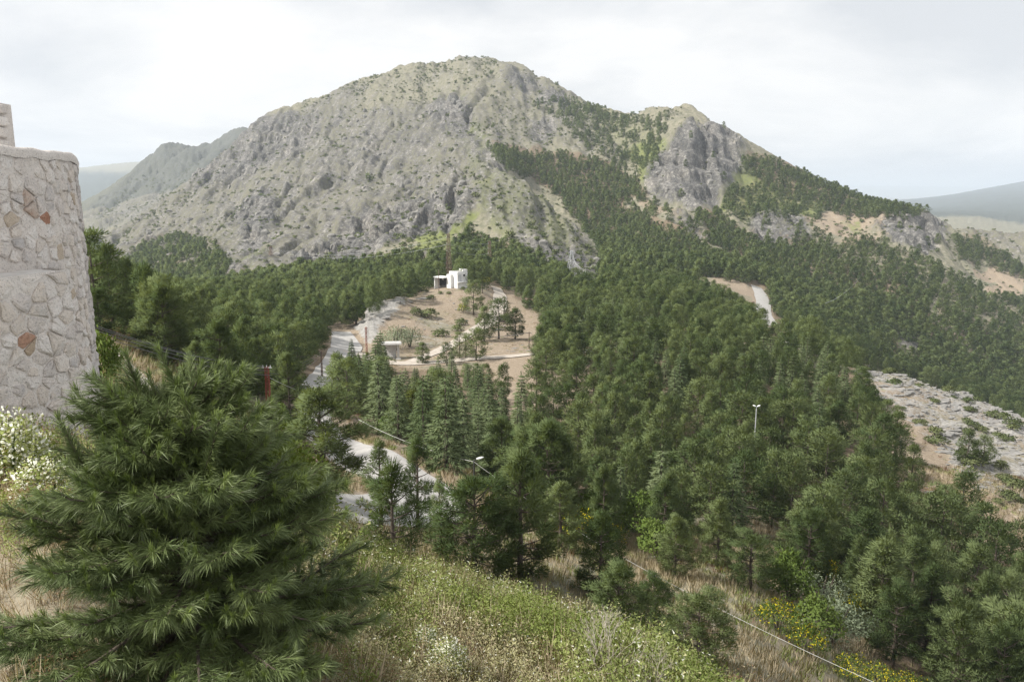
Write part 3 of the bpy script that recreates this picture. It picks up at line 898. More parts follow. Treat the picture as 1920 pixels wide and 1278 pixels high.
m_pine = leaf_mat('pine_needles', (.080, .116, .048), (.175, .218, .098), .8, .34, .8)
m_pine_y = leaf_mat('yellowish_pine_needles', (.10, .125, .030), (.20, .215, .065), .9)
m_cedar = leaf_mat('cedar_needles', (.095, .132, .062), (.185, .225, .120), .9, .25, .7)
m_broad = leaf_mat('broad_leaves', (.07, .115, .025), (.16, .215, .06), 1.2, .3)
m_lush = leaf_mat('lush_leaves', (.115, .165, .035), (.235, .285, .085), 2.0, .3)
m_silver = leaf_mat('silvery_leaves', (.14, .18, .11), (.27, .31, .21), 1.5, .2)
m_scrub = leaf_mat('scrub_leaves', (.080, .108, .045), (.175, .195, .09), .6, .15)
m_bark = simple_mat('bark', (.045, .036, .03), (.13, .105, .085), 7.0, .95)
m_greybark = simple_mat('grey_bark', (.12, .11, .10), (.27, .255, .24), 9.0, .95)
m_yellow = leaf_mat('yellow_blossom', (.48, .40, .02), (.66, .56, .05), 2.0, .2)
m_white = leaf_mat('white_blossom', (.55, .56, .46), (.80, .81, .72), 2.0, .25)
m_dry = leaf_mat('dry_stalks', (.28, .225, .15), (.50, .43, .30), 1.2, .2)
m_herb = leaf_mat('herb_leaves', (.15, .20, .055), (.33, .37, .14), 1.6, .25)
m_pale = leaf_mat('pale_weeds', (.26, .255, .125), (.44, .42, .245), 1.6, .25)
m_twig = simple_mat('dry_twigs', (.30, .26, .22), (.50, .46, .41), 6.0, .9)
m_rust = leaf_mat('rusty_weeds', (.16, .095, .055), (.29, .185, .115), 1.6, .2)

PINE_H, CEDAR_H = 7.0, 8.5
pine_mid, pine_mid_trunk = [], []
for k in range(6):
    cr, bo = pine_crown(100 + k, 7 + k % 3, 5, 4, 52, .30, .10, .62, m_pine, PINE_H, [2.9, 3.1, 2.6, 3.0, 2.5, 3.3][k], [.16, .2, .12, .26, .14, .18][k], [.45, .38, .55, .42, .6, .35][k])
    pine_mid.append(cr); pine_mid_trunk.append(trunk_mesh(bo, m_bark, PINE_H, .16, True, k, 3))
pine_near, pine_near_trunk = [], []
for k in range(4):
    cr, bo = pine_crown(200 + k, 10, 6, 5, 95, .25, .055, .46, m_pine, PINE_H, [3.0, 2.7, 3.3, 2.5][k], [.17, .1, .2, .14][k], [.42, .52, .38, .6][k])
    pine_near.append(cr); pine_near_trunk.append(trunk_mesh(bo, m_bark, PINE_H, .17, True, 20 + k, 1))
pine_open, pine_open_trunk = [], []
for k in range(3):
    cr, bo = pine_crown(260 + k, 9, 4, 4, 90, .28, .042, .40, m_pine, PINE_H, [2.3, 2.0, 2.2][k], [.30, .22, .12][k], [.5, .6, .75][k])
    pine_open.append(cr); pine_open_trunk.append(trunk_mesh(bo, m_bark, PINE_H, .16, True, 60 + k, 1))
pine_far = []
for k in range(6):
    cr, bo = pine_crown(300 + k, 6, 4, 2, 16, .75, .34, .80, m_pine, PINE_H, 2.9 + .12 * k, .12, .42)
    pine_far.append(cr)
cedar_mid, cedar_mid_trunk = [], []
for k in range(4):
    cr, bo = cedar_crown(400 + k, 17, 9, 44, .46, .095, m_cedar, CEDAR_H, [2.0, 1.75, 2.2, 1.9][k])
    cedar_mid.append(cr); cedar_mid_trunk.append(trunk_mesh(bo, m_bark, CEDAR_H, .15, True, 40 + k, 4))
broad_mid = [bush_crown(500 + k, 46, 46, .26, .17, m_broad, 4.2, 1.9) for k in range(3)]
lush_near = [bush_crown(510 + k, 60, 90, .15, .095, m_lush, 2.6, 1.6) for k in range(2)]
silver_mid = [bush_crown(520 + k, 50, 40, .22, .09, m_silver, 3.6, 2.2) for k in range(2)]
scrub_mid = [bush_crown(530 + k, 18, 24, .26, .13, m_scrub, 1.1, .85) for k in range(3)]
scrub_far = [bush_crown(540 + k, 9, 9, .75, .42, m_scrub, 1.7, 1.25, False) for k in range(4)]
broom_near = [bush_crown(550 + k, 34, 46, .17, .06, m_broad, 2.0, 1.2, True, 'crown', m_yellow, .22, 1.3) for k in range(2)]
umbel_near = [bush_crown(560 + k, 60, 46, .045, .03, m_herb, .95, .42, True, 'crown', m_white, .45, 1.3) for k in range(2)]
def stem_mesh(H, r, n, seed, mat, name='stem', spread=.5):
    rr = random.Random(seed); m = MB()
    for k in range(n):
        a_ = rr.uniform(0, 6.28); s_ = rr.uniform(.2, 1) * spread
        m.tube([(0, 0, -.3), (math.cos(a_) * s_ * .4, math.sin(a_) * s_ * .4, H * .35), (math.cos(a_) * s_, math.sin(a_) * s_, H * rr.uniform(.65, .9))], [r, r * .7, r * .25], 5, False)
    return mesh_py(name, m.v, m.f, [mat], True)
broad_stem = stem_mesh(4.2, .10, 4, 1, m_bark, spread=1.1)
lush_stem = stem_mesh(2.6, .05, 5, 2, m_bark, spread=.9)
scrub_stem = stem_mesh(1.1, .04, 4, 3, m_bark, spread=.5)
umbel_stem = stem_mesh(.95, .012, 8, 4, m_broad, spread=.35)

def plant(name, crown, stem, x, y, h, h0, label, cat, group=None, rz=None, wide=1.0, dzz=-.08, stem_name='trunk', mat=None):
    """A plant as a thing: an Empty at its foot with a trunk and a crown."""
    t = empty(name, (float(x), float(y), float(ground(x, y)) + dzz), rz if rz is not None else rng.uniform(0, 6.28))
    s = h / h0
    t.scale = (s * wide, s * wide, s)
    tag(t, label, cat, group)
    link(stem_name, stem, t); link('crown', crown, t)
    return t

# ------------------------------------------------------------------ woods: seed the slopes, keep what stands in view
def grid_seed(x0, x1, y0, y1, cell, seed):
    g = np.random.default_rng(seed)
    nx, ny = int((x1 - x0) / cell), int((y1 - y0) / cell)
    gx_, gy_ = np.meshgrid(np.arange(nx), np.arange(ny))
    x = x0 + (gx_ + g.uniform(.05, .95, gx_.shape)) * cell
    y = y0 + (gy_ + g.uniform(.05, .95, gx_.shape)) * cell
    x, y = x.ravel(), y.ravel()
    k = np.abs(x / y) < .74
    return x[k], y[k]

def road_clear(x, y, gap):
    ok = np.ones(len(x), bool)
    for Q in road_pts.values():
        for q in Q[::2]:
            ok &= np.hypot(x - q[0], y - q[1]) > q[2] / 2 + gap
    return ok

HAND = []      # places kept free for the trees set by hand
def hand_spot(px, py, d): 
    x, y, _ = unproject(px, py, d); HAND.append((x, y)); return x, y

BIG = [  # foot x in the photo, metres away, top y in the photo, width factor, kind, variant, label
 (606,46,738,1.5,'near',0,'large dark pine left of the hairpin bend, its crown hiding the road'),
 (890,37,905,1.35,'near',2,'broad round pine with bare dark trunk at the edge of the weedy terrace'),
 (975,39,850,1.0,'near',1,'tall dark pine close behind the broad round pine at the terrace edge'),
 (740,25,868,1.0,'open',0,'slim pine with a long bare trunk rising from the weeds'),
 (715,43,828,.9,'open',1,'thin open pine standing against the pale hairpin bend'),
 (784,46,822,.9,'open',0,'thin pine with bare trunk in front of the right end of the hairpin'),
 (826,40,893,.7,'open',2,'small spiky pine between the hairpin and the broad round pine'),
 (868,52,905,1.1,'open',1,'bushy pine below the black street lamp'),
 (1158,31,1066,1.15,'near',0,'bright bushy pine at bottom centre, just past the terrace edge'),
 (1225,35,1085,1.0,'near',2,'darker pine touching the right side of the bright bushy pine'),
 (1125,40,962,.95,'near',1,'tall narrow pine behind the bright bushy pine'),
 (1306,29.5,1120,1.15,'near',2,'small lone pine with leaning trunk on the dry grass slope'),
 (1265,49,972,1.0,'near',0,'rounded pine above the overhead cable, left of a wide dark pine'),
 (1345,56,935,.95,'near',3,'upright pine behind the rounded pine above the cable'),
 (1405,50,1005,1.3,'near',2,'wide dark pine above the dry grass slope, beside the cable'),
 (1050,50,905,1.1,'near',1,'dense pine on the left of the small grassy clearing'),
 (545,80,664,1.0,'near',1,'pine between the red lattice pole and the upper road'),
 (372,60,640,1.0,'near',3,'dark pine beside the footpath under the slack wires'),
 (300,90,588,1.1,'near',2,'pine with yellowish new growth above the footpath'),
 (430,66,660,.9,'near',0,'feathery pine left of the red lattice pole'),
 (486,84,640,1.0,'near',2,'pine with bare trunk just behind the red lattice pole'),
 (168,84,462,.8,'near',3,'tall pine touching the edge of the round tower'),
 (203,90,478,.9,'near',1,'second tall pine from the round tower, its tip against the far slope'),
 (246,88,485,.9,'near',3,'tall pine with a leaning ragged tip, third from the round tower'),
 (190,62,545,1.1,'near',0,'lower bushy pine in front of the tall pines by the tower'),
 (255,70,580,.9,'near',2,'shadowy pine beneath the tall pines, right above the slack wires'),
]
print('leaf meshes', len(pine_mid[0].polygons), len(pine_near[0].polygons), len(pine_far[0].polygons), len(cedar_mid[0].polygons))
for (px_, d_, top, wide, kind, var, lab) in BIG:
    a_ = (px_ - 960) / F
    x_ = a_ * d_ * 1.0
    for _ in range(3):   # exact bearing for the height of the foot
        z_ = float(ground(x_, d_)); x_ = (px_ - 960) / F * (d_ * CP - z_ * SP)
    zt = unproject(px_, top, d_)[2]
    h_ = max(1.6, zt - z_)
    HAND.append((x_, d_))
    yl = 'yellow' in lab or 'bright' in lab
    cr_, tk_ = (pine_open[var], pine_open_trunk[var]) if kind == 'open' else (pine_near[var], pine_near_trunk[var])
    plant('pine_tree', cr_, tk_, x_, d_, h_, PINE_H * 1.02, lab, 'pine tree', 'pines set apart on the near slopes', wide=min(1.7, max(.5, wide * (5.2 / h_) ** .25)))
    print('BIG', lab[:40], round(h_, 1))

def clear_hand(x, y, gap):
    ok = np.ones(len(x), bool)
    for hx, hy in HAND: ok &= np.hypot(x - hx, y - hy) > gap
    return ok

# smaller trees that stand alone on and around the bald knoll, by the slab, in the clearing
ALONE = [
 ('pine', 888,597,222,57,1.0,'lone dark pine on the knoll below the white house'),
 ('pine', 908,658,183,62,1.0,'left pine of the clump under the knoll track'),
 ('pine', 935,655,188,72,1.1,'tallest pine of the clump under the knoll track'),
 ('pine', 966,652,190,56,1.1,'right pine of the clump under the knoll track'),
 ('pine', 893,680,158,56,1.2,'round pine with a straight trunk beside the narrow lane'),
 ('pine', 862,672,161,48,1.2,'pine left of the wooden pole by the narrow lane'),
 ('pine', 838,684,155,40,1.0,'small pine with thin trunk on the lane below the knoll'),
 ('pine', 793,676,158,38,1.3,'small round pine below the silvery tree'),
 ('pine', 905,560,246,38,.9,'pine hiding the corner of the white house'),
 ('pine', 1012,668,158,60,1.2,'dense pine where the lane enters the wood'),
 ('cedar', 822,708,140,48,.8,'slim young cedar right below the narrow lane'),
 ('cedar', 847,700,143,50,.9,'spiky young cedar standing in front of the lane'),
 ('cedar', 660,680,150,50,1.0,'dark cedar against the pale bend of the road'),
 ('yellow', 776,838,86,92,1.15,'yellow-green pine standing out among the dark cedars'),
 ('yellow', 810,850,80,60,1.1,'smaller yellow-green pine beside the hairpin verge'),
 ('pine', 1812,918,112,68,1.0,'left pine of the pair at the foot of the limestone slab'),
 ('pine', 1842,916,113,56,1.2,'right pine of the pair at the foot of the limestone slab'),
 ('pine', 1030,735,128,38,1.0,'small pine in the reddish clearing'),
 ('pine', 1016,728,131,30,1.1,'low dull pine at the left of the reddish clearing'),
 ('pine', 1070,715,136,40,1.3,'broad pine at the right of the reddish clearing'),
]
ink = 0
for (kind, px_, py_, d_, hp, wide, lab) in ALONE:
    x_ = (px_ - 960) / F * d_
    for _ in range(3):
        z_ = float(ground(x_, d_)); x_ = (px_ - 960) / F * (d_ * CP - z_ * SP)
    HAND.append((x_, d_)); ink += 1
    h_ = hp / F * d_ * 1.02
    if kind == 'cedar':
        plant('cedar_tree', cedar_mid[ink % 4], cedar_mid_trunk[ink % 4], x_, d_, h_, CEDAR_H, lab, 'cedar tree', 'cedars standing apart by the lane', wide=wide * 1.1)
    else:
        k = ink % 6
        t = plant('pine_tree', pine_mid[k], pine_mid_trunk[k], x_, d_, h_, PINE_H, lab, 'pine tree', 'pines standing apart around the knoll and slab', wide=wide)
        if kind == 'yellow':
            ch = [c_ for c_ in t.children if c_.name.startswith('crown')][0]
            ch.material_slots[0].link = 'OBJECT'; ch.material_slots[0].material = m_pine_y

# the woods proper
sx, sy = grid_seed(-700, 760, 42, 430, 4.5, 11)
sx2, sy2 = grid_seed(-780, 800, 430, 1080, 4.6, 12)
sx, sy = np.concatenate([sx, sx2]), np.concatenate([sy, sy2])
hh = rng.uniform(5.2, 8.2, len(sx)) * np.where(sy > 430, .84, 1.0)
sz = ground(sx, sy)
cpx, cpy = project(sx, sy, sz + hh * .45)
dens = forest_density(cpx, cpy, sy)
keep = (rng.random(len(sx)) < dens) & visible(sx, sy, hh * .95) & (cpx > -80) & (cpx < 2000) & (cpy < 1340)
keep &= road_clear(sx, sy, 1.3) & clear_hand(sx, sy, 2.6)
# trees in front of the lane and the pale bend stay low enough to leave them in view
bpy__ = project(sx, sy, sz)[1]
lim = np.full(len(sx), -999.0)
m_ = (cpx > 735) & (cpx < 1015) & (sy < 165); lim[m_] = np.interp(cpx[m_], [735, 760, 1015], [705, 688, 672])
m_ = (cpx > 640) & (cpx < 700) & (sy < 172); lim[m_] = np.interp(cpx[m_], [640, 700], [668, 655])
m_ = (cpx > 1590) & (cpx < 1760) & (sy > 100) & (sy < 182); lim[m_] = np.interp(cpx[m_], [1590, 1620, 1650, 1700, 1760], [668, 690, 735, 772, 800])
fit = (bpy__ - lim) * sy / F / 1.06
hh = np.where(lim > 0, np.minimum(hh, fit), hh)
keep &= hh > 2.6
keep &= ~((cpx > 640) & (cpx < 850) & (sy < 62))
keep &= ~((cpx > 474) & (cpx < 535) & (sy < 90))
keep &= ~((cpx > 1405) & (cpx < 1475) & (sy < 310) & (sy > 205) & (project(sx, sy, sz + hh * 1.05)[1] < 622))
sx, sy, hh, cpx, cpy = sx[keep], sy[keep], hh[keep], cpx[keep], cpy[keep]
# cedars grow in the hollow below the lane and in a few other stands
CEDARS = [([(620,690),(680,650),(760,690),(900,700),(960,790),(990,830),(960,890),(860,840),(760,800),(660,760)], 60, 220, .85),
          ([(960,740),(1040,760),(1080,880),(980,900)], 60, 220, .45), ([(1040,590),(1240,580),(1250,690),(1060,680)], 100, 300, .35),
          ([(1100,690),(1260,690),(1350,720),(1300,780),(1150,760)], 80, 200, .4), ([(1400,650),(1600,680),(1620,760),(1500,820),(1380,760)], 80, 220, .4),
          ([(1080,920),(1400,920),(1400,1010),(1150,1010)], 60, 120, .35), ([(1060,780),(1600,780),(1560,930),(1100,930)], 60, 220, .12)]
cdens = cover(cpx, cpy, sy, CEDARS, 0.0, 1.0, 95)
is_c = rng.random(len(sx)) < cdens
app = hh / sy
order = np.argsort(-app)
print('trees', len(sx), 'cedars', is_c.sum(), 'near', (sy < 430).sum())
def region(px, py, y):
    if px < 640 and y < 430: return 'left'
    if px > 1470 and py > 930: return 'lower'
    if px > 1560 and y < 200: return 'slab'
    if y > 300: return 'mountain'
    return 'hollow'
RLAB = {'left': ('pine in the close wood on the left hillside behind the red pole', 'pines of the left hillside wood'),
        'lower': ('pine in the dense wood at the lower right', 'pines of the lower right wood'),
        'slab': ('pine in the thin wood on bare soil beside the limestone slab', 'pines of the thin wood beside the slab'),
        'mountain': ('distant pine on the foot of the mountain', 'pines at the foot of the mountain'),
        'hollow': ('pine in the wide wood of the hollow below the knoll', 'pines of the hollow wood')}
CLAB = {'hollow': ('tiered bluish cedar in the wood of the hollow', 'cedars of the hollow wood'),
        'left': ('tiered cedar below the pale bend of the road', 'cedars beside the road bend'),
        'lower': ('tiered cedar in the lower right wood', 'cedars of the lower right wood'),
        'slab': ('tiered cedar near the top of the limestone slab', 'cedars near the slab'),
        'mountain': ('tiered cedar far behind the knoll', 'cedars behind the knoll')}
def zone(px, py, y):
    if px < 330: return 'beside the tower on the left hillside'
    if px < 640 and y < 130: return 'behind the red lattice pole'
    if px < 640: return 'on the upper left hillside near the road bend'
    if px > 1760 and py > 1080: return 'in the lower right corner'
    if px > 1470 and py > 1080: return 'just above the yellow broom at lower right'
    if px > 1700 and py > 950: return 'on bare soil near the right edge'
    if px > 1470 and py > 930: return 'between the dry grass strip and the right edge'
    if px > 1600 and y < 200: return 'on bare soil at the edge of the limestone slab'
    if y > 240: return 'far behind the knoll'
    if px < 760: return 'between the hairpin and the pale road bend'
    if px < 900: return 'below the lane, left of the reddish clearing'
    if px < 1000: return 'right under the reddish clearing'
    if px < 1120 and py > 870: return 'above the small grassy clearing'
    if px < 1120: return 'just right of the reddish clearing'
    if px < 1330 and py > 850: return 'above the rounded pine by the cable'
    if px < 1330 and py > 730: return 'left of the white lamp post, in mid wood'
    if px < 1330: return 'behind the right end of the lane'
    if px < 1480 and py > 800: return 'right below the white lamp post'
    if px < 1480: return 'above and around the white lamp post'
    if py > 800: return 'between the white lamp post and the bare soil'
    return 'near the upper tip of the limestone slab'
def size_word(h): return 'tall ' if h > 7.2 else ('small ' if h < 6.2 else '')
n_p, n_c = 46, 4
rest_p, rest_c = [], []
for i in order:
    x_, y_ = float(sx[i]), float(sy[i])
    rg = region(cpx[i], cpy[i], y_)
    if is_c[i]:
        if n_c < 298:
            n_c += 1; k = int(rng.integers(4))
            plant('cedar_tree', cedar_mid[k], cedar_mid_trunk[k], x_, y_, hh[i] * 1.08, CEDAR_H, (size_word(hh[i]) + 'tiered cedar ' + zone(cpx[i], cpy[i], y_)), 'cedar tree', 'cedars ' + zone(cpx[i], cpy[i], y_), wide=rng.uniform(.9, 1.25))
        else: rest_c.append(i)
    else:
        if n_p < 298:
            n_p += 1
            if y_ < 68:
                k = int(rng.integers(4)); cr, tk = pine_near[k], pine_near_trunk[k]
            else:
                k = int(rng.integers(6)); cr, tk = pine_mid[k], pine_mid_trunk[k]
            plant('pine_tree', cr, tk, x_, y_, hh[i], PINE_H, (size_word(hh[i]) + 'dark pine ' + zone(cpx[i], cpy[i], y_)), 'pine tree', 'pines ' + zone(cpx[i], cpy[i], y_), wide=rng.uniform(.75, 1.2))
        else: rest_p.append(i)
print('individual pines', n_p, 'cedars', n_c, 'rest', len(rest_p), len(rest_c))

def scatter(name, x, y, z, rz, sc, var, sources, label, tilt=None):
    """Uncountable growth as ONE object: a cloud of points that carries copies of a few plants."""
    n = len(x)
    me = bpy.data.meshes.new(name)
    me.vertices.add(n)
    me.vertices.foreach_set('co', np.stack([x, y, z], 1).astype(np.float32).ravel())
    a = me.attributes.new('turn', 'FLOAT_VECTOR', 'POINT')
    t_ = np.zeros((n, 3)) if tilt is None else np.stack([tilt[:, 0], tilt[:, 1], np.zeros(n)], 1)
    t_[:, 2] = rz
    a.data.foreach_set('vector', t_.astype(np.float32).ravel())
    a = me.attributes.new('size', 'FLOAT_VECTOR', 'POINT')
    a.data.foreach_set('vector', np.asarray(sc, np.float32).ravel())
    a = me.attributes.new('which', 'INT', 'POINT')
    a.data.foreach_set('value', np.asarray(var, np.int32))
    o = link(name, me)
    ng = bpy.data.node_groups.new(name, 'GeometryNodeTree')
    ng.interface.new_socket('Geometry', in_out='INPUT', socket_type='NodeSocketGeometry')
    ng.interface.new_socket('Geometry', in_out='OUTPUT', socket_type='NodeSocketGeometry')
    N = ng.nodes; Lk = ng.links
    gi, go = N.new('NodeGroupInput'), N.new('NodeGroupOutput')
    inst = N.new('GeometryNodeInstanceOnPoints')
    Lk.new(gi.outputs[0], inst.inputs['Points'])
    join = N.new('GeometryNodeGeometryToInstance')
    for s_ in reversed(sources):
        src = bpy.data.objects.new(name + '_source', s_)
        oi = N.new('GeometryNodeObjectInfo'); oi.inputs['Object'].default_value = src
        Lk.new(oi.outputs['Geometry'], join.inputs[0])
    Lk.new(join.outputs[0], inst.inputs['Instance'])
    inst.inputs['Pick Instance'].default_value = True
    def na(nm, tp):
        q = N.new('GeometryNodeInputNamedAttribute'); q.data_type = tp; q.inputs['Name'].default_value = nm
        return [o_ for o_ in q.outputs if o_.enabled and o_.name == 'Attribute'][0]
    Lk.new(na('which', 'INT'), inst.inputs['Instance Index'])
    Lk.new(na('turn', 'FLOAT_VECTOR'), inst.inputs['Rotation'])
    Lk.new(na('size', 'FLOAT_VECTOR'), inst.inputs['Scale'])
    Lk.new(inst.outputs[0], go.inputs[0])
    md = o.modifiers.new('growth', 'NODES'); md.node_group = ng
    tag(o, label, kind='stuff')
    return o

def wood(name, idx, sources, h0, label):
    idx = np.array(idx)
    x, y = sx[idx], sy[idx]
    s = hh[idx] / h0
    w = s * rng.uniform(.75, 1.2, len(idx))
    scatter(name, x, y, ground(x, y) - .1, rng.uniform(0, 6.28, len(idx)), np.stack([w, w, s], 1), rng.integers(0, len(sources), len(idx)), sources, label)
rest_p = np.array(rest_p)
wood('wood', [i for i in rest_p if sy[i] < 330], pine_mid, PINE_H, 'close pine wood filling the hollow')
wood('wood', [i for i in rest_p if sy[i] >= 330], pine_far, PINE_H, 'far pine wood on the mountain slopes')
if rest_c: wood('cedar_wood', rest_c, cedar_mid, CEDAR_H, 'bluish cedars scattered through the wood')

# low scrub dotted over the mountain and the bare slopes
SCRUB = [
 ([(120,480),(300,270),(460,240),(640,170),(900,105),(1100,190),(1250,200),(1500,330),(1700,400),(1930,440),(1930,620),(1600,480),(1300,470),(1140,500),(1000,480),(860,470),(600,500),(300,540)], 380, 1700, .5),
 ([(560,195),(760,125),(900,105),(1010,140),(1040,190),(860,175),(700,215)], 500, 1300, 1.0),
 ([(840,190),(880,170),(1100,200),(1190,250),(1100,290),(960,290),(900,260)], 500, 1200, .9),
 ([(880,330),(950,325),(1060,400),(1145,500),(1060,530),(960,480),(880,430)], 300, 700, .95),
 ([(700,470),(760,430),(840,420),(880,450),(830,480),(760,500),(600,520)], 300, 700, .8),
 ([(1190,280),(1260,220),(1280,240),(1230,330),(1190,360)], 500, 1100, .8),
 ([(1380,280),(1560,350),(1740,400),(1560,420),(1380,420)], 400, 1000, .7),
 (CLIFF_R, 400, 1000, .16),
]
bx, by = grid_seed(-900, 860, 380, 1650, 4.4, 21)
bpx, bpy_ = project(bx, by, ground(bx, by))
bd = cover(bpx, bpy_, by, SCRUB, 0, 1.0, 97) * (.35 + 1.1 * vnoise(bx / 45, by / 60, 98))
fd = forest_density(bpx, bpy_, by)
gul = fbm(bx + 14 * fbm(bx, by, 90, 2, 23), by * .20, 42, 3, 21, .55, True)
bd = bd * (.4 + 1.2 * smooth(.25, -.45, gul)) * (.45 + 1.2 * smooth(.38, .68, vnoise(bx / 26, by / 40, 111)))
bd = np.where(fd > .5, .22, bd)
kb = (rng.random(len(bx)) < bd) & visible(bx, by, 1.8) & (bpx > -40) & (bpx < 1960)
bx, by = bx[kb], by[kb]
bs = rng.lognormal(-.42, .42, len(bx)) * .95
scatter('scrub', bx, by, ground(bx, by) - .1, rng.uniform(0, 6.28, len(bx)), np.stack([bs * 1.15, bs * 1.15, bs * rng.uniform(.7, 1.2, len(bx))], 1), rng.integers(0, 4, len(bx)), scrub_far, 'dark scrub dotted over the mountain')
print('scrub', len(bx))

# broken rock lying on the slab, the outcrop and the crags
def rock_mesh(seed, mat, flat=.55):
    import bmesh
    g = np.random.default_rng(seed)
    bm = bmesh.new(); bmesh.ops.create_icosphere(bm, subdivisions=2, radius=1)
    for v in bm.verts:
        n_ = v.co.normalized()
        q = max(abs(n_.x * g.uniform(.9, 1.1)), abs(n_.y), abs(n_.z)) ** .7
        v.co = n_ / q * g.uniform(.78, 1.08); v.co.z *= flat
    me = bpy.data.meshes.new('rock'); bm.to_mesh(me); bm.free(); me.materials.append(mat); return me
m_rock = simple_mat('limestone', (.12, .117, .11), (.29, .28, .265), 1.6, .95, .6)
m_crag = simple_mat('crag_limestone', (.12, .117, .11), (.27, .26, .24), .35, .95, .6)
rocks_small = [rock_mesh(600 + k, m_rock, .5) for k in range(4)]
rocks_big = [rock_mesh(610 + k, m_crag, 1.1) for k in range(4)]
rx, ry = grid_seed(-60, 130, 95, 235, .95, 51)
rpx, rpy = project(rx, ry, ground(rx, ry))
rk_ = cover(rpx, rpy, ry, [(SLAB, 90, 190, .55), ([(662,612),(690,578),(745,558),(770,566),(720,600),(700,640),(672,650)], 150, 260, .7), ([(775,600),(830,595),(850,640),(800,660),(770,640)], 150, 260, .12), (KNOLL, 150, 290, .03), ([(1640,760),(1720,790),(1800,900),(1930,960),(1930,1040),(1700,960)], 80, 150, .02)], 0, 1, 99)
k_ = (rng.random(len(rx)) < rk_ * (.3 + 1.4 * vnoise(rx / 5, ry / 7, 101))) & visible(rx, ry, .5, 3) & road_clear(rx, ry, .8)
rx, ry = rx[k_], ry[k_]
s_ = rng.lognormal(-1.15, .45, len(rx))
scatter('loose_rock', rx, ry, ground(rx, ry) - .05 * s_, R(37) + rng.normal(size=len(rx)) * .35, np.stack([s_ * rng.uniform(1.2, 2.6, len(rx)), s_ * .8, s_ * rng.uniform(.45, .9, len(rx))], 1), rng.integers(0, 4, len(rx)), rocks_small, 'pale weathered limestone blocks lying on the slab')
print('rocks', len(rx))
rx, ry = grid_seed(-700, 860, 380, 1050, 5.0, 53)
rpx, rpy = project(rx, ry, ground(rx, ry))
rk_ = base_xy(rx, ry, rock)
k_ = (rng.random(len(rx)) < np.clip(rk_ - .5, 0, 1) * .55 * smooth(.45, .62, vnoise(rx / 16, ry / 45, 103))) & visible(rx, ry, 2.0, 2) & (forest_density(rpx, rpy, ry) < .4)
rx, ry = rx[k_], ry[k_]
s_ = np.minimum(rng.lognormal(.3, .4, len(rx)), 2.2)
scatter('crags', rx, ry, ground(rx, ry) - .2 * s_, rng.uniform(0, 6.28, len(rx)), np.stack([s_, s_ * 1.5, s_ * rng.uniform(.8, 2.0, len(rx))], 1), rng.integers(0, 4, len(rx)), rocks_big, 'grey crags standing out of the mountain face')
print('crags', len(rx))
# ------------------------------------------------------------------ round stone tower on the left
def stone_mat(name, cols, rust=0.0):
    m, nt, b = nmat(name, .92, .15)
    oi = nt.nodes.new('ShaderNodeObjectInfo')
    n = noise_node(nt, 6.0, 6, .65); n2 = noise_node(nt, 38.0, 5, .7)
    f = math_node(nt, 'ADD', math_node(nt, 'MULTIPLY', oi.outputs['Random'], .55), math_node(nt, 'MULTIPLY', n.outputs['Fac'], .45))
    r = ramp_node(nt, f, cols)
    pits = ramp_node(nt, n2.outputs['Fac'], [(.30, (.45, .42, .40)), (.46, (1, 1, 1)), (.75, (1.12, 1.1, 1.08))])
    nt.links.new(mix_node(nt, 1.0, r.outputs[0], pits.outputs[0], 'MULTIPLY'), b.inputs['Base Color'])
    bn = nt.nodes.new('ShaderNodeBump'); bn.inputs['Strength'].default_value = .9; bn.inputs['Distance'].default_value = .03
    nt.links.new(math_node(nt, 'ADD', n2.outputs['Fac'], n.outputs['Fac']), bn.inputs['Height']); nt.links.new(bn.outputs[0], b.inputs['Normal'])
    return m
m_stone = stone_mat('wall_stone', [(.15, (.48, .46, .45)), (.35, (.66, .60, .55)), (.5, (.74, .70, .66)), (.7, (.67, .60, .53)), (.9, (.55, .53, .515))])
m_stone_dark = stone_mat('dark_wall_stone', [(.2, (.24, .23, .23)), (.8, (.36, .34, .33))])
m_stone_rust = stone_mat('rusty_wall_stone', [(.25, (.34, .17, .11)), (.45, (.46, .29, .21)), (.6, (.54, .46, .40))])
m_stone_tan = stone_mat('tan_wall_stone', [(.2, (.44, .345, .25)), (.8, (.55, .47, .38))])
m_mortar = stone_mat('lime_mortar', [(.2, (.57, .52, .47)), (.5, (.69, .635, .585)), (.9, (.76, .715, .67))])

TC = Vector((-11.22, 11.41, 0)); TR = 4.5
TTOP, TBOT, LEDGE = .66, -6.4, -.985
tower = empty('stone_tower', (TC.x, TC.y, -5.0))
tag(tower, 'round rubble stone tower of a castle with a stepped ledge at the left edge', 'tower')

def tower_pt(phi, z, out=0.0):
    rr = TR + out + max(0, -z) * .012
    return (rr * math.cos(phi), rr * math.sin(phi), z + 5.0)

def butt_out(phi):
    """How far the lower buttress stands proud of the round wall."""
    return .50 * (1 - smooth(R(-3.4), R(-.6), np.array(phi)))
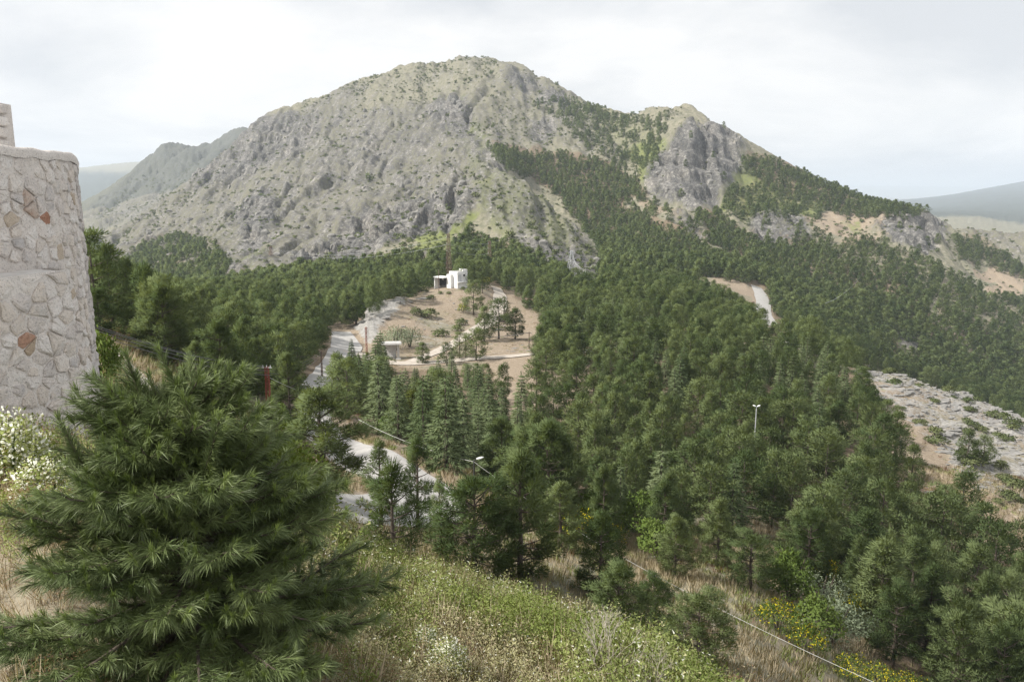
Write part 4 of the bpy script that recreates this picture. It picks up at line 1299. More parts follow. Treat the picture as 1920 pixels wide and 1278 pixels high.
# backing of mortar
def shell(name, p0, p1, z0, z1, np_, nz, outf, mat, parent, seed, top_fn=None, rough=.018):
    vs = []
    for i in range(nz + 1):
        for j in range(np_ + 1):
            ph = p0 + (p1 - p0) * j / np_
            zt = z1 + (top_fn(ph) if top_fn else 0)
            z = z0 + (zt - z0) * i / nz
            s = ph * TR
            o_ = outf(ph) + rough * float(fbm(np.array([s]), np.array([z]), .5, 3, seed)[0]) + .002
            vs.append(tower_pt(ph, z, o_))
    fs = []
    for i in range(nz):
        for j in range(np_):
            a = i * (np_ + 1) + j
            fs.append((a, a + 1, a + np_ + 2, a + np_ + 1))
    return link(name, mesh_py(name, vs, fs, [mat], True), parent)
_rim_old = None
def rim(ph): return .05 * (float(vnoise(np.array([ph * 14]), np.array([3.3]), 8)[0]) - .5) - .12 * float(smooth(.35, .62, np.array(ph)))
def rz(ph, z): return z + rim(ph) * float(smooth(TTOP - 1.0, TTOP - .05, np.array(z)))
shell('mortar', R(-100), R(200), TBOT, TTOP, 150, 44, lambda p: 0.0, m_mortar, tower, 301, rim)
shell('buttress', R(-60), R(1.0), TBOT, LEDGE, 100, 40, lambda p: float(butt_out(p)), m_mortar, tower, 305, None)
# top of the buttress and of the tower
vs, fs = [], []
for j in range(41):
    ph = R(-60) + R(57.2) * j / 40
    vs += [tower_pt(ph, LEDGE + .004, -.1), tower_pt(ph, LEDGE - .02 + .012 * math.sin(j * 1.7), float(butt_out(ph)) + .012)]
for j in range(40): fs.append((2 * j, 2 * j + 1, 2 * j + 3, 2 * j + 2))
m_ledge = simple_mat('ledge_render', (.52, .49, .46), (.66, .64, .61), 3.0, .95)
link('ledge', mesh_py('ledge', vs, fs, [m_ledge], True), tower)
vs, fs = [(0, 0, TTOP + 5.02)], []
for j in range(61):
    ph = 2 * math.pi * j / 60
    vs.append(tower_pt(ph, TTOP + (rim(ph if ph < math.pi else ph - 2 * math.pi) if -1.7 < (ph if ph < math.pi else ph - 2 * math.pi) < 3.4 else 0) + .003, -.02))
for j in range(60): fs.append((0, 1 + j, 2 + j))
link('tower_top', mesh_py('tower_top', vs, fs, [m_ledge]), tower)

vs, fs = [], []
for j in range(121):
    ph = R(-100) + R(300) * j / 120
    o_ = .056 + .014 * float(fbm(np.array([ph * TR]), np.array([0.0]), .4, 3, 311)[0])
    vs += [tower_pt(ph, TTOP + rim(ph) - .13 + .02 * float(vnoise(np.array([ph * 30]), np.array([0.]), 4)[0]), o_ - .02), tower_pt(ph, TTOP + rim(ph) - .03, o_), tower_pt(ph, TTOP + rim(ph) + .012, o_ - .02), tower_pt(ph, TTOP + rim(ph) + .016, -.2)]
for j in range(120):
    for k in range(3): fs.append((4 * j + k, 4 * j + 4 + k, 4 * j + 5 + k, 4 * j + 1 + k))
link('coping', mesh_py('coping', vs, fs, [m_mortar], True), tower)
def voronoi_cells(x0, x1, y0, y1, cw, ch, seed, merge=.16):
    g = random.Random(seed)
    pts = []
    row = 0; y = y0
    while y < y1:
        h_ = ch * g.uniform(.8, 1.25); x = x0 + g.uniform(-.5, .5) * cw
        while x < x1:
            w_ = cw * g.uniform(.65, 1.4)
            pts.append((x + w_ / 2 + g.uniform(-.12, .12) * cw, y + h_ / 2 + g.uniform(-.26, .26) * ch)); x += w_
        y += h_
    pts = [p for p in pts if g.random() > merge]
    cells = []
    P_ = np.array(pts)
    for (px_, py_) in pts:
        poly = [(px_ - cw * 1.3, py_ - ch * 1.3), (px_ + cw * 1.3, py_ - ch * 1.3), (px_ + cw * 1.3, py_ + ch * 1.3), (px_ - cw * 1.3, py_ + ch * 1.3)]
        dd = np.hypot(P_[:, 0] - px_, P_[:, 1] - py_)
        for k in np.argsort(dd)[1:16]:
            qx, qy = P_[k]; mx_, my_ = (px_ + qx) / 2, (py_ + qy) / 2; nx, ny = qx - px_, qy - py_
            new = []
            for i in range(len(poly)):
                a, b_ = poly[i], poly[(i + 1) % len(poly)]
                da = (a[0] - mx_) * nx + (a[1] - my_) * ny; db = (b_[0] - mx_) * nx + (b_[1] - my_) * ny
                if da <= 0: new.append(a)
                if (da < 0) != (db < 0) and abs(da - db) > 1e-9:
                    t = da / (da - db); new.append((a[0] + (b_[0] - a[0]) * t, a[1] + (b_[1] - a[1]) * t))
            poly = new
            if len(poly) < 3: break
        poly = [(min(max(a, x0), x1), min(max(b_, y0), y1)) for a, b_ in poly]
        if len(poly) >= 3: cells.append(((px_, py_), poly))
    return cells

def stone_mesh(poly, c, place, proud, gap, g):
    """Irregular stone: cut corners, a proud, slightly tilted face, sides running back into the mortar."""
    n0 = len(poly)
    q = []
    for i in range(n0):
        a, b_ = poly[i], poly[(i + 1) % n0]
        for t in (.13, .87): q.append((a[0] + (b_[0] - a[0]) * t, a[1] + (b_[1] - a[1]) * t))
    # shrink
    size = math.sqrt(sum((p[0] - c[0]) ** 2 + (p[1] - c[1]) ** 2 for p in q) / len(q))
    k1 = max(.45, 1 - gap / size); k2 = k1 * g.uniform(.70, .82)
    tx, ty = g.uniform(-.12, .12), g.uniform(-.14, .10)
    vs, fs = [], []
    n = len(q)
    jit = [g.uniform(.86, 1.08) for _ in range(n)]
    for (k, dep) in ((k1, -.035), (k1 * .96, proud * .45), (k2, proud)):
        for i, p in enumerate(q):
            dx, dy = (p[0] - c[0]) * k * jit[i], (p[1] - c[1]) * k * jit[i]
            tilt = (dx * tx + dy * ty) if dep > 0 else 0
            vs.append(place(c[0] + dx, c[1] + dy, dep + tilt + (g.uniform(-.010, .010) if dep > 0 else 0)))
    vs.append(place(c[0], c[1], proud * g.uniform(1.0, 1.35)))
    for l in range(2):
        for i in range(n):
            a, b_ = l * n + i, l * n + (i + 1) % n
            fs.append((a, b_, b_ + n, a + n))
    for i in range(n): fs.append((2 * n + i, 2 * n + (i + 1) % n, 3 * n))
    return vs, fs

def lay_stones(cells, place, parent, cam_of, limit, seed, mats_w, special=()):
    g = random.Random(seed)
    todo = []
    for c, poly in cells:
        wp = cam_of(c[0], c[1])
        px_, py_ = project(*wp)
        facing = -30 < px_ < 195 and -40 < py_ < 860
        todo.append((facing, math.dist(wp, (0, 0, 0)), c, poly, px_, py_))
    todo.sort(key=lambda t: (not t[0], t[1]))
    rest = MB(); n = 0
    for facing, dist, c, poly, px_, py_ in todo:
        vs, fs = stone_mesh(poly, c, place, g.uniform(.014, .042), g.uniform(.005, .022), g)
        if facing and n < limit:
            mt_ = g.choices([m_stone, m_stone_dark, m_stone_tan], mats_w)[0]
            for sx_, sy_ in special:
                if math.hypot(px_ - sx_, py_ - sy_) < 11: mt_ = m_stone_rust
            link('stone', mesh_py('stone', vs, fs, [mt_], False), parent); n += 1
        else: rest.add(vs, fs)
    if rest.v: tag(rest.build('rubble', m_stone, parent), kind='stuff')
    return n

# round wall above and beside the buttress
cells = [(c, p) for c, p in voronoi_cells(R(-30) * TR, R(62) * TR, TBOT + .9, TTOP - .105, .225, .168, 5) if not (c[0] / TR < R(-1.2) and c[1] < LEDGE + .08)]
n_st = lay_stones(cells, lambda s, z, o_: tower_pt(s / TR, rz(s / TR, z), o_), tower,
                  lambda s, z: tuple(Vector(tower_pt(s / TR, z)) + Vector((TC.x, TC.y, -5.0))), 190, 6, [.97, .0, .03], [(52, 383), (77, 415)])
cells = voronoi_cells(R(-34) * TR, R(1.0) * TR, TBOT + .9, LEDGE - .02, .225, .168, 9)
n_st2 = lay_stones(cells, lambda s, z, o_: tower_pt(s / TR, z, float(butt_out(s / TR)) + o_), tower,
                   lambda s, z: tuple(Vector(tower_pt(s / TR, z, float(butt_out(s / TR)))) + Vector((TC.x, TC.y, -5.0))), 110, 10, [.95, .02, .03], [(52, 632)])
print('stones', n_st, n_st2)
# the higher wall block on top
mer = empty('wall_block', (-10.6, 14.95, TTOP - .02)); tag(mer, 'higher block of rubble wall standing on the tower against the sky', 'wall')
MW, MD, MH = 2.54, .9, 1.08
mb = MB(); mb.box((0, 0, MH / 2), (MW - .04, MD, MH - .04)); mb.build('mortar', m_mortar, mer)
cells = voronoi_cells(-MW / 2, MW / 2, 0.02, MH, .30, .22, 14, .1)
g_ = random.Random(15)
for c, poly in cells:
    poly = [(min(max(x, -MW / 2), MW / 2), min(max(y, 0), MH)) for x, y in poly]
    vs, fs = stone_mesh(poly, c, lambda s, z, o_: (s, -MD / 2 - o_, z), g_.uniform(.02, .05), g_.uniform(.012, .035), g_)
    fs = [tuple(f) for f in fs]
    link('stone', mesh_py('stone', vs, fs, [g_.choices([m_stone, m_stone_dark, m_stone_tan], [.8, .08, .12])[0]]), mer)
for k in range(5):
    vs, fs = stone_mesh([(-.24, 0), (.24, 0), (.24, .21), (-.24, .21)], (0, .105), lambda s, z, o_: (MW / 2 + o_ * 1.3, s, z + .21 * k), .05, .02, g_)
    link('stone', mesh_py('stone', vs, fs, [m_stone]), mer)

# ------------------------------------------------------------------ white house on the knoll
m_wwall, nt, b = nmat('white_render', .85, .2)
n_ = noise_node(nt, 1.2, 5, .6, loc_scale=(1, 1, .35))
nt.links.new(ramp_node(nt, n_.outputs['Fac'], [(.25, (.62, .62, .615)), (.6, (.80, .80, .79))]).outputs[0], b.inputs['Base Color'])
m_dark = simple_mat('opening_shade', (.02, .02, .022), (.04, .04, .042), 2, .7)
m_glass, nt, b = nmat('window_glass', .12, .5); b.inputs['Base Color'].default_value = (.02, .024, .028, 1)
m_grey = simple_mat('grey_metal_door', (.42, .43, .44), (.50, .51, .52), 2, .6)
m_roof = simple_mat('flat_roof', (.28, .27, .26), (.40, .39, .37), 2, .95)
def foot(px_, d_):
    x_ = (px_ - 960) / F * d_
    for _ in range(4):
        z_ = float(ground(x_, d_)); x_ = (px_ - 960) / F * (d_ * CP - z_ * SP)
    return x_, d_, z_
hx, hy, hz_ = foot(858, 249)
house = empty('white_house', (hx, hy, hz_), R(45)); tag(house, 'small white flat-roofed house with an open wing on top of the bald knoll', 'house')
# local: corner nearest the camera at the origin; right face runs along +x, left face along +y
def hpart(nm, boxes, mat, par=house):
    m = MB()
    for c, s in boxes: m.box(c, s)
    return m.build(nm, mat, par)
WX, WY, HH = 4.2, 3.9, 5.3
hpart('wall', [((WX / 2, .12, HH / 2 - .4), (WX, .24, HH + .8)), ((.12, WY / 2 + .12, HH / 2 - .4), (.24, WY - .24, HH + .8)), ((WX - .12, WY / 2 + .12, HH / 2 - .4), (.24, WY - .24, HH + .8)), ((WX / 2, WY - .12, HH / 2 - .4), (WX - .48, .24, HH + .8))], m_wwall)
hpart('roof', [((WX / 2, WY / 2, HH - .25), (WX - .5, WY - .5, .2))], m_roof)
hpart('cornice', [((WX / 2 - .1, -.045, HH - .55), (WX + .3, .08, .14)), ((-.045, WY / 2, HH - .55), (.08, WY + .1, .14))], m_wwall)
hpart('parapet', [((WX - .95, .12, HH + .30), (1.9, .235, .55)), ((WX - .12, WY / 2, HH + .30), (.235, WY - .3, .55))], m_wwall)
wf = hpart('window', [((2.75, -.02, 3.72), (1.02, .10, .08)), ((2.75, -.02, 4.38), (1.02, .10, .08)), ((2.27, -.02, 4.05), (.08, .10, .6)), ((3.23, -.02, 4.05), (.08, .10, .6))], m_wwall)
hpart('pane', [((2.75, -.006, 4.05), (.88, .03, .60))], m_glass, wf)
dr_ = hpart('door', [((.95, -.03, 3.25), (1.35, .08, 2.3))], m_grey)
hpart('balcony_slab', [((1.7, -.42, 2.02), (3.4, .84, .14))], m_wwall)
hpart('balcony_rail', [((1.7, -.80, 2.85), (3.4, .04, .05)), ((.05, -.80, 2.45), (.05, .04, .8)), ((1.2, -.80, 2.45), (.05, .04, .8)), ((2.3, -.80, 2.45), (.05, .04, .8)), ((3.35, -.80, 2.45), (.05, .04, .8))], m_grey)
hpart('side_annexe', [((-.55, WY - .9, 2.0), (1.1, 1.9, 4.8))], m_wwall)
# open wing to the left, running back along +y
hpart('wing_roof', [((-1.0, WY + 2.3, 3.35), (3.4, 4.9, .32))], m_wwall)
hpart('wing_wall', [((.55, WY + 2.3, 1.4), (.2, 4.4, 3.6)), ((-.9, WY + 4.4, 1.4), (2.7, .2, 3.6))], m_wwall)
hpart('wing_post', [((-2.4, WY + 4.3, 1.4), (.3, .3, 3.58))], m_wwall)
hpart('wing_opening_shade', [((-.2, WY + 2.4, 1.75), (.9, 3.3, 2.5))], m_dark)  # solid near-black block, painted as the shade inside the open wing
hpart('wing_sign', [((-.68, WY + 2.4, 2.62), (.04, .8, .45))], m_grey)

# concrete shelter beside the road
m_conc = simple_mat('weathered_concrete', (.36, .35, .34), (.55, .54, .52), 2.5, .9)
sx0, sy0, sz0 = foot(737, 163)
shel = empty('roadside_shelter', (sx0, sy0, sz0), R(8)); tag(shel, 'concrete roadside shelter with a flat roof on one thick post, below the knoll', 'shelter')
for nm, bs_ in (('roof_slab', [((-.3, 0, 3.35), (4.2, 2.4, .28)), ((-.3, .3, 3.54), (3.9, 1.8, .10))]), ('post', [((1.1, -.3, 1.55), (.5, .45, 3.5))]), ('back_wall', [((-.6, .95, 1.5), (2.6, .2, 3.4))]), ('bench', [((-.5, .45, .5), (2.0, .5, .14)), ((-1.2, .45, .2), (.2, .4, .6)), ((.2, .45, .2), (.2, .4, .6))]), ('footing', [((1.1, -.3, .02), (1.1, 1.0, .35))])):
    m = MB()
    for c_, s_ in bs_: m.box(c_, s_)
    m.build(nm, m_conc, shel)

# ------------------------------------------------------------------ poles, lamps, pylons, wires
m_redsteel = simple_mat('red_oxide_steel', (.20, .055, .035), (.32, .10, .065), 5, .7)
m_brownsteel = simple_mat('rusty_steel', (.13, .085, .065), (.22, .15, .115), 3, .8)
m_steel = simple_mat('galvanised_steel', (.30, .31, .32), (.44, .45, .46), 3, .5)
m_wood = simple_mat('pole_wood', (.09, .065, .05), (.17, .13, .10), 4, .95)
m_wire = simple_mat('wire', (.10, .10, .10), (.16, .16, .16), 2, .6)
m_cable = simple_mat('pale_cable', (.42, .42, .40), (.52, .52, .50), 2, .6)
m_ins = simple_mat('white_insulator', (.70, .70, .70), (.82, .82, .82), 2, .3)
m_lampblack = simple_mat('black_paint', (.03, .03, .032), (.06, .06, .06), 4, .5)

def lattice(m, H, w0, w1, panels, bar):
    def cor(t, k):
        w = (w0 + (w1 - w0) * t) / 2
        return Vector(((-w, w, w, -w)[k], (-w, -w, w, w)[k], t * H))
    for k in range(4): m.bar(cor(-.03, k), cor(1, k), bar * 1.3)
    for i in range(panels):
        a, b_ = i / panels, (i + 1) / panels
        for k in range(4):
            k2 = (k + 1) % 4
            m.bar(cor(a, k), cor(b_, k2), bar); m.bar(cor(a, k2), cor(b_, k), bar)
            m.bar(cor(b_, k), cor(b_, k2), bar)

def pylon(px_, d_, top, w0, w1, panels, bar, arms, mat, label, rz=0.0, group=None, cat='pylon', name='lattice_pylon'):
    x_, y_, z_ = foot(px_, d_)
    H = unproject(px_, top, d_)[2] - z_
    t = empty(name, (x_, y_, z_), rz); tag(t, label, cat, group)
    m = MB(); lattice(m, H, w0, w1, panels, bar); m.build('mast', mat, t)
    tips = []
    for (f_, L_) in arms:
        m = MB()
        z0 = H * f_
        for s in (-1, 1):
            m.bar((0, 0, z0 + .25), (s * L_, 0, z0), bar); m.bar((0, .1, z0 - .35), (s * L_, 0, z0), bar); m.bar((0, -.1, z0 - .35), (s * L_, 0, z0), bar)
        ar = m.build('cross_arm', mat, t)
        for s in (-1, 1):
            q = MB(); 
            for r_ in range(4): q.tube([(s * L_, 0, z0 - .12 - .16 * r_), (s * L_, 0, z0 - .22 - .16 * r_)], [.11, .07], 6)
            q.build('insulator', m_ins, ar)
            w_ = Matrix.Rotation(rz, 4, 'Z') @ Vector((s * L_, 0, z0 - .8)); tips.append(Vector((x_, y_, z_)) + w_)
    return t, Vector((x_, y_, z_)), H, tips

def wire(a, b_, sag, rad, label, mat=None, group=None, n=18, name='overhead_wire'):
    a, b_ = Vector(a), Vector(b_)
    pts = [a.lerp(b_, i / n) - Vector((0, 0, sag * 4 * (i / n) * (1 - i / n))) for i in range(n + 1)]
    o_ = bpy.data.objects.new(name, None)
    m = MB(); m.tube([p - a for p in pts], rad, 5)
    o = m.build(name, mat or m_wire, None, a); tag(o, label, 'wire', group)
    bpy.data.objects.remove(o_)
    return o

# red lattice pole on the grassy bank
_, rp, rH, _ = pylon(506, 73, 688, .42, .30, 9, .045, [], m_redsteel, 'red lattice pole standing on the dry grass bank on the left', cat='utility pole', name='lattice_pole')
t_red = [o for o in COL.objects if o.name.startswith('lattice_pole')][0]
m = MB()
for k in range(3): m.tube([(-.35 + .35 * k, 0, rH), (-.35 + .35 * k, 0, rH + .18)], [.05, .035], 6)
m.box((0, 0, rH - .05), (.9, .08, .08)); m.build('insulator', m_ins, t_red)
rtop = rp + Vector((0, 0, rH))
g_w = 'slack wires from the tower to the red pole'
for k, (py_, dzz) in enumerate([(600, .1), (604, 0), (609, -.35), (617, -.8)]):
    wire(Vector(unproject(150, py_, 44)), rtop + Vector((-.35 + .25 * k, 0, dzz)), .5, .022, 'one of the slack dark wires running from the tower to the red pole', group=g_w)
_, bp_, bH, _ = pylon(604, 128, 658, .24, .16, 7, .04, [], m_brownsteel, 'thin dark pole beside the upper bend of the road', cat='utility pole', name='lattice_pole')
for k in range(3):
    wire(rtop + Vector((-.3 + .3 * k, 0, 0 - .3 * k)), bp_ + Vector((0, 0, bH - .35 * k)), .9, .02, 'one of the wires from the red pole to the thin dark pole by the bend', group='wires to the road bend')
wire(rtop + Vector((0, 0, -.9)), Vector(unproject(590, 742, 84)), .15, .022, 'single wire dropping from the red pole to the roadside', m_cable)

def street_lamp(px_, d_, top, label, mat, head_mat, arm=.55, double=False, r=.06, name='street_lamp'):
    x_, y_, z_ = foot(px_, d_)
    H = unproject(px_, top, d_)[2] - z_
    t = empty(name, (x_, y_, z_)); tag(t, label, 'street lamp')
    m = MB(); m.tube([(0, 0, -.3), (0, 0, H * .5), (0, 0, H)], [r * 1.25, r, r * .75], 8); m.build('pole', mat, t)
    for s in ((1, -1) if double else (1,)):
        m = MB(); m.tube([(0, 0, H - .08), (s * arm * .5, 0, H + .02), (s * arm, 0, H + .08)], r * .45, 6); ar = m.build('lamp_arm', mat, t)
        m = MB()
        L0 = .62 if not double else .4
        for (f_, w_, h_) in [(0, .06, .05), (.25, .13, .09), (.65, .15, .10), (1, .05, .04)]:
            pass
        rings = []
        vs, fs = [], []
        for i, (f_, w_, h_) in enumerate([(0, .05, .05), (.2, .13, .09), (.65, .15, .10), (1, .05, .04)]):
            for k in range(8):
                a_ = 2 * math.pi * k / 8
                vs.append((s * (arm - .05 + f_ * L0), w_ * math.cos(a_), H + .10 + f_ * .14 + h_ * math.sin(a_)))
        for i in range(3):
            for k in range(8): fs.append((i * 8 + k, i * 8 + (k + 1) % 8, i * 8 + 8 + (k + 1) % 8, i * 8 + 8 + k))
        fs += [tuple(range(7, -1, -1)), tuple(range(24, 32))]
        m.add(vs, fs); m.build('lamp_head', head_mat, t, smooth_=True)
    return Vector((x_, y_, z_ + H))
m_lamphead = simple_mat('lamp_shell', (.66, .67, .67), (.78, .79, .79), 2, .4)
lt = street_lamp(889, 63, 862, 'black street lamp with a white head beside the hairpin bend', m_lampblack, m_lamphead, .25, r=.075)
ltw = street_lamp(1411, 96, 763, 'tall slim white lamp post with a short T-shaped head rising out of the wood', m_steel, m_lamphead, .12, True, .085)
wire(Vector(unproject(672, 786, 78)), lt + Vector((0, 0, -.15)), .45, .022, 'pale cable sagging over the hairpin verge to the black street lamp', m_cable)
wire(lt + Vector((0, 0, -.15)), Vector(unproject(1660, 1288, 30)), .9, .010, 'long pale cable crossing the foreground pines to the lower right', m_cable, n=30)

# pylons behind the knoll
_, pA, hA, tA = pylon(842, 300, 438, 2.0, .8, 10, .08, [(.97, 1.5), (.83, 1.5), (.69, 1.5)], m_brownsteel, 'rust-brown lattice pylon right behind the white house', R(70), 'brown pylons behind the knoll')
_, pB, hB, tB = pylon(918, 330, 452, 1.8, .8, 9, .08, [(.97, 1.5), (.82, 1.5), (.67, 1.5)], m_brownsteel, 'second rust-brown lattice pylon, to the right of the white house', R(70), 'brown pylons behind the knoll')
_, pC, hC, tC = pylon(508, 455, 462, 2.0, .8, 7, .09, [(.96, 1.6), (.8, 1.6)], m_brownsteel, 'faint lattice pylon at the foot of the bare mountain on the left', R(60))
for k in range(6):
    wire(tA[k], tB[k], .8, .022, 'power line wire between the two brown pylons', m_steel, 'power line wires behind the knoll')
    if k < 4: wire(tC[k], tA[k], 5, .024, 'power line wire running from the brown pylon to the far left', m_steel, 'power line wires to the left pylon')
# silver pylon with its strain wires by the crags
t_, pD, hD, tD = pylon(1071, 322, 470, 4.4, .7, 6, .12, [(.95, 1.4)], m_steel, 'silver lattice pylon with splayed legs below the crags', R(20))
px0 = foot(1093, 316)
por = empty('switch_frame', px0, R(-10)); tag(por, 'low steel frame with a row of white insulators beside the silver pylon', 'switch frame')
m = MB()
for s in (-2.6, 2.6): m.bar((s, 0, -.4), (s, 0, 5.0), .14)
m.bar((-2.8, 0, 5.0), (2.8, 0, 5.0), .14); m.build('frame', m_steel, por)
for k in range(5):
    q = MB(); q.tube([(-2 + k, 0, 5.05), (-2 + k, 0, 5.7)], [.13, .09], 6); q.build('insulator', m_ins, por)
for k in range(3):
    wire(pD + Vector((0, 0, hD * (.95 - .12 * k))), Vector(px0) + Vector((-1.6 + 1.6 * k, 0, 5.6)), .3, .05, 'strain wire from the silver pylon down to the row of insulators', m_steel, 'strain wires at the silver pylon')
pylon(1704, 505, 512, 1.2, .7, 7, .12, [(.95, 1.2)], m_brownsteel, 'slender rust-coloured pylon among the pines of the right slope', R(20))
pylon(1610, 452, 534, .6, .5, 6, .10, [(.95, 1.2)], m_steel, 'thin grey pole on the right slope with wires running down left', R(40), cat='utility pole', name='lattice_pole')
pylon(1411, 330, 566, .9, .6, 6, .10, [(.96, 1.0), (.86, 1.0)], m_brownsteel, 'brown pole left of the distant mountain road', R(30), cat='utility pole', name='lattice_pole')
for k in range(3):
    a_ = foot(1610, 452); b2 = foot(1545, 350)
    wire(Vector(a_) + Vector((0, -.4 + .4 * k, 7.0 - .3 * k)), Vector(b2) + Vector((0, .4 * k, 9.0)), 2.0, .02, 'thin wire descending left from the grey pole on the right slope', m_steel, 'wires on the right slope')
def wood_pole(px_, d_, top, label, arm=True, r=.11):
    x_, y_, z_ = foot(px_, d_)
    H = unproject(px_, top, d_)[2] - z_
    t = empty('utility_pole', (x_, y_, z_)); tag(t, label, 'utility pole')
    m = MB(); m.tube([(0, 0, -.4), (0, 0, H)], [r * 1.2, r * .8], 7); m.build('pole', m_wood, t)
    if arm:
        m = MB(); m.box((0, 0, H - .3), (1.1, .1, .1)); c_ = m.build('cross_arm', m_wood, t)
        for s in (-.45, 0, .45):
            q = MB(); q.tube([(s, 0, H - .25), (s, 0, H - .05)], [.06, .04], 6); q.build('insulator', m_ins, c_)
    return Vector((x_, y_, z_ + H))
wA = wood_pole(823, 243, 505, 'thin wooden pole in front of the open wing of the white house', False)
wB = wood_pole(873, 161, 630, 'wooden pole beside the narrow lane under the knoll')
wC = wood_pole(946, 226, 556, 'wooden pole beside the dusty track')
wD = wood_pole(992, 172, 622, 'wooden pole among the pines at the right end of the lane')
_, pE, hE, _ = pylon(688, 163, 613, .32, .26, 8, .035, [(.97, .4), (.86, .4)], m_redsteel, 'red and white banded lattice mast below the limestone outcrop', R(20), cat='mast', name='lattice_mast')
for k in range(3): wire(wB + Vector((-.45 + .45 * k, 0, -.1)), wD + Vector((-.45 + .45 * k, 0, -.1)), .5, .025, 'dark wire over the lane between two wooden poles', group='wires over the lane')

# pale stone tables on the far edge of the hollow wood
for px_, d_, lab in ((1503, 186, 'pale stone picnic table glimpsed between the pines near the slab'), (1470, 184, 'pale stone picnic table left of another one in the wood'), (1240, 186, 'pale stone block beside the end of the lane')):
    x_, y_, z_ = foot(px_, d_)
    t = empty('stone_table', (x_, y_, z_), R(20)); tag(t, lab, 'table')
    for nm, bs_ in (('table_top', [((0, 0, .95), (2.6, 1.2, .18))]), ('leg', [((-.8, 0, .4), (.4, .8, 1.0))]), ('leg', [((.8, 0, .4), (.4, .8, 1.0))])):
        m = MB()
        for c_, s_ in bs_: m.box(c_, s_)
        m.build(nm, m_ledge, t)
# ------------------------------------------------------------------ young pine in the foreground, needle by needle
def needle_mat(name, dark, light):
    m, nt, b = nmat(name, .5, .35)
    n = noise_node(nt, 3.0, 4, .6)
    nt.links.new(ramp_node(nt, n.outputs['Fac'], [(.3, dark), (.7, light)]).outputs[0], b.inputs['Base Color'])
    return m
m_needle = needle_mat('long_needles', (.062, .092, .028), (.160, .200, .074))
m_candle = needle_mat('new_needles', (.12, .17, .035), (.21, .27, .065))

def needles(g, base, axis, n, L, th0, th1, along, w, droop):
    """Needles set round a shoot: base (k,3), axis (k,3)."""
    k = len(base); N_ = k * n
    b_ = np.repeat(base, n, 0); a_ = np.repeat(axis, n, 0)
    ref = rdir(g, N_)
    rad = unit(ref - a_ * (ref * a_).sum(1, keepdims=True))
    th = g.uniform(th0, th1, N_)[:, None]
    f = g.uniform(0, 1, N_)[:, None]
    p0 = b_ - a_ * along * f
    d = unit(a_ * np.cos(th) + rad * np.sin(th))
    ln = (L * g.uniform(.75, 1.15, N_))[:, None]
    p1 = p0 + d * ln * .5 + np.array([0, 0, -1.0]) * ln * droop * .18
    p2 = p0 + d * ln * .95 + np.array([0, 0, -1.0]) * ln * droop * .62
    s = unit(np.cross(d, rdir(g, N_))) * w / 2
    V = np.stack([p0 - s, p0 + s, p1 + s, p1 - s, p2], 1)
    i = np.arange(N_)[:, None] * 5
    Fc = np.concatenate([i + np.array([[0, 1, 2]]), i + np.array([[0, 2, 3]]), i + np.array([[3, 2, 4]])])
    return V.reshape(-1, 3), Fc

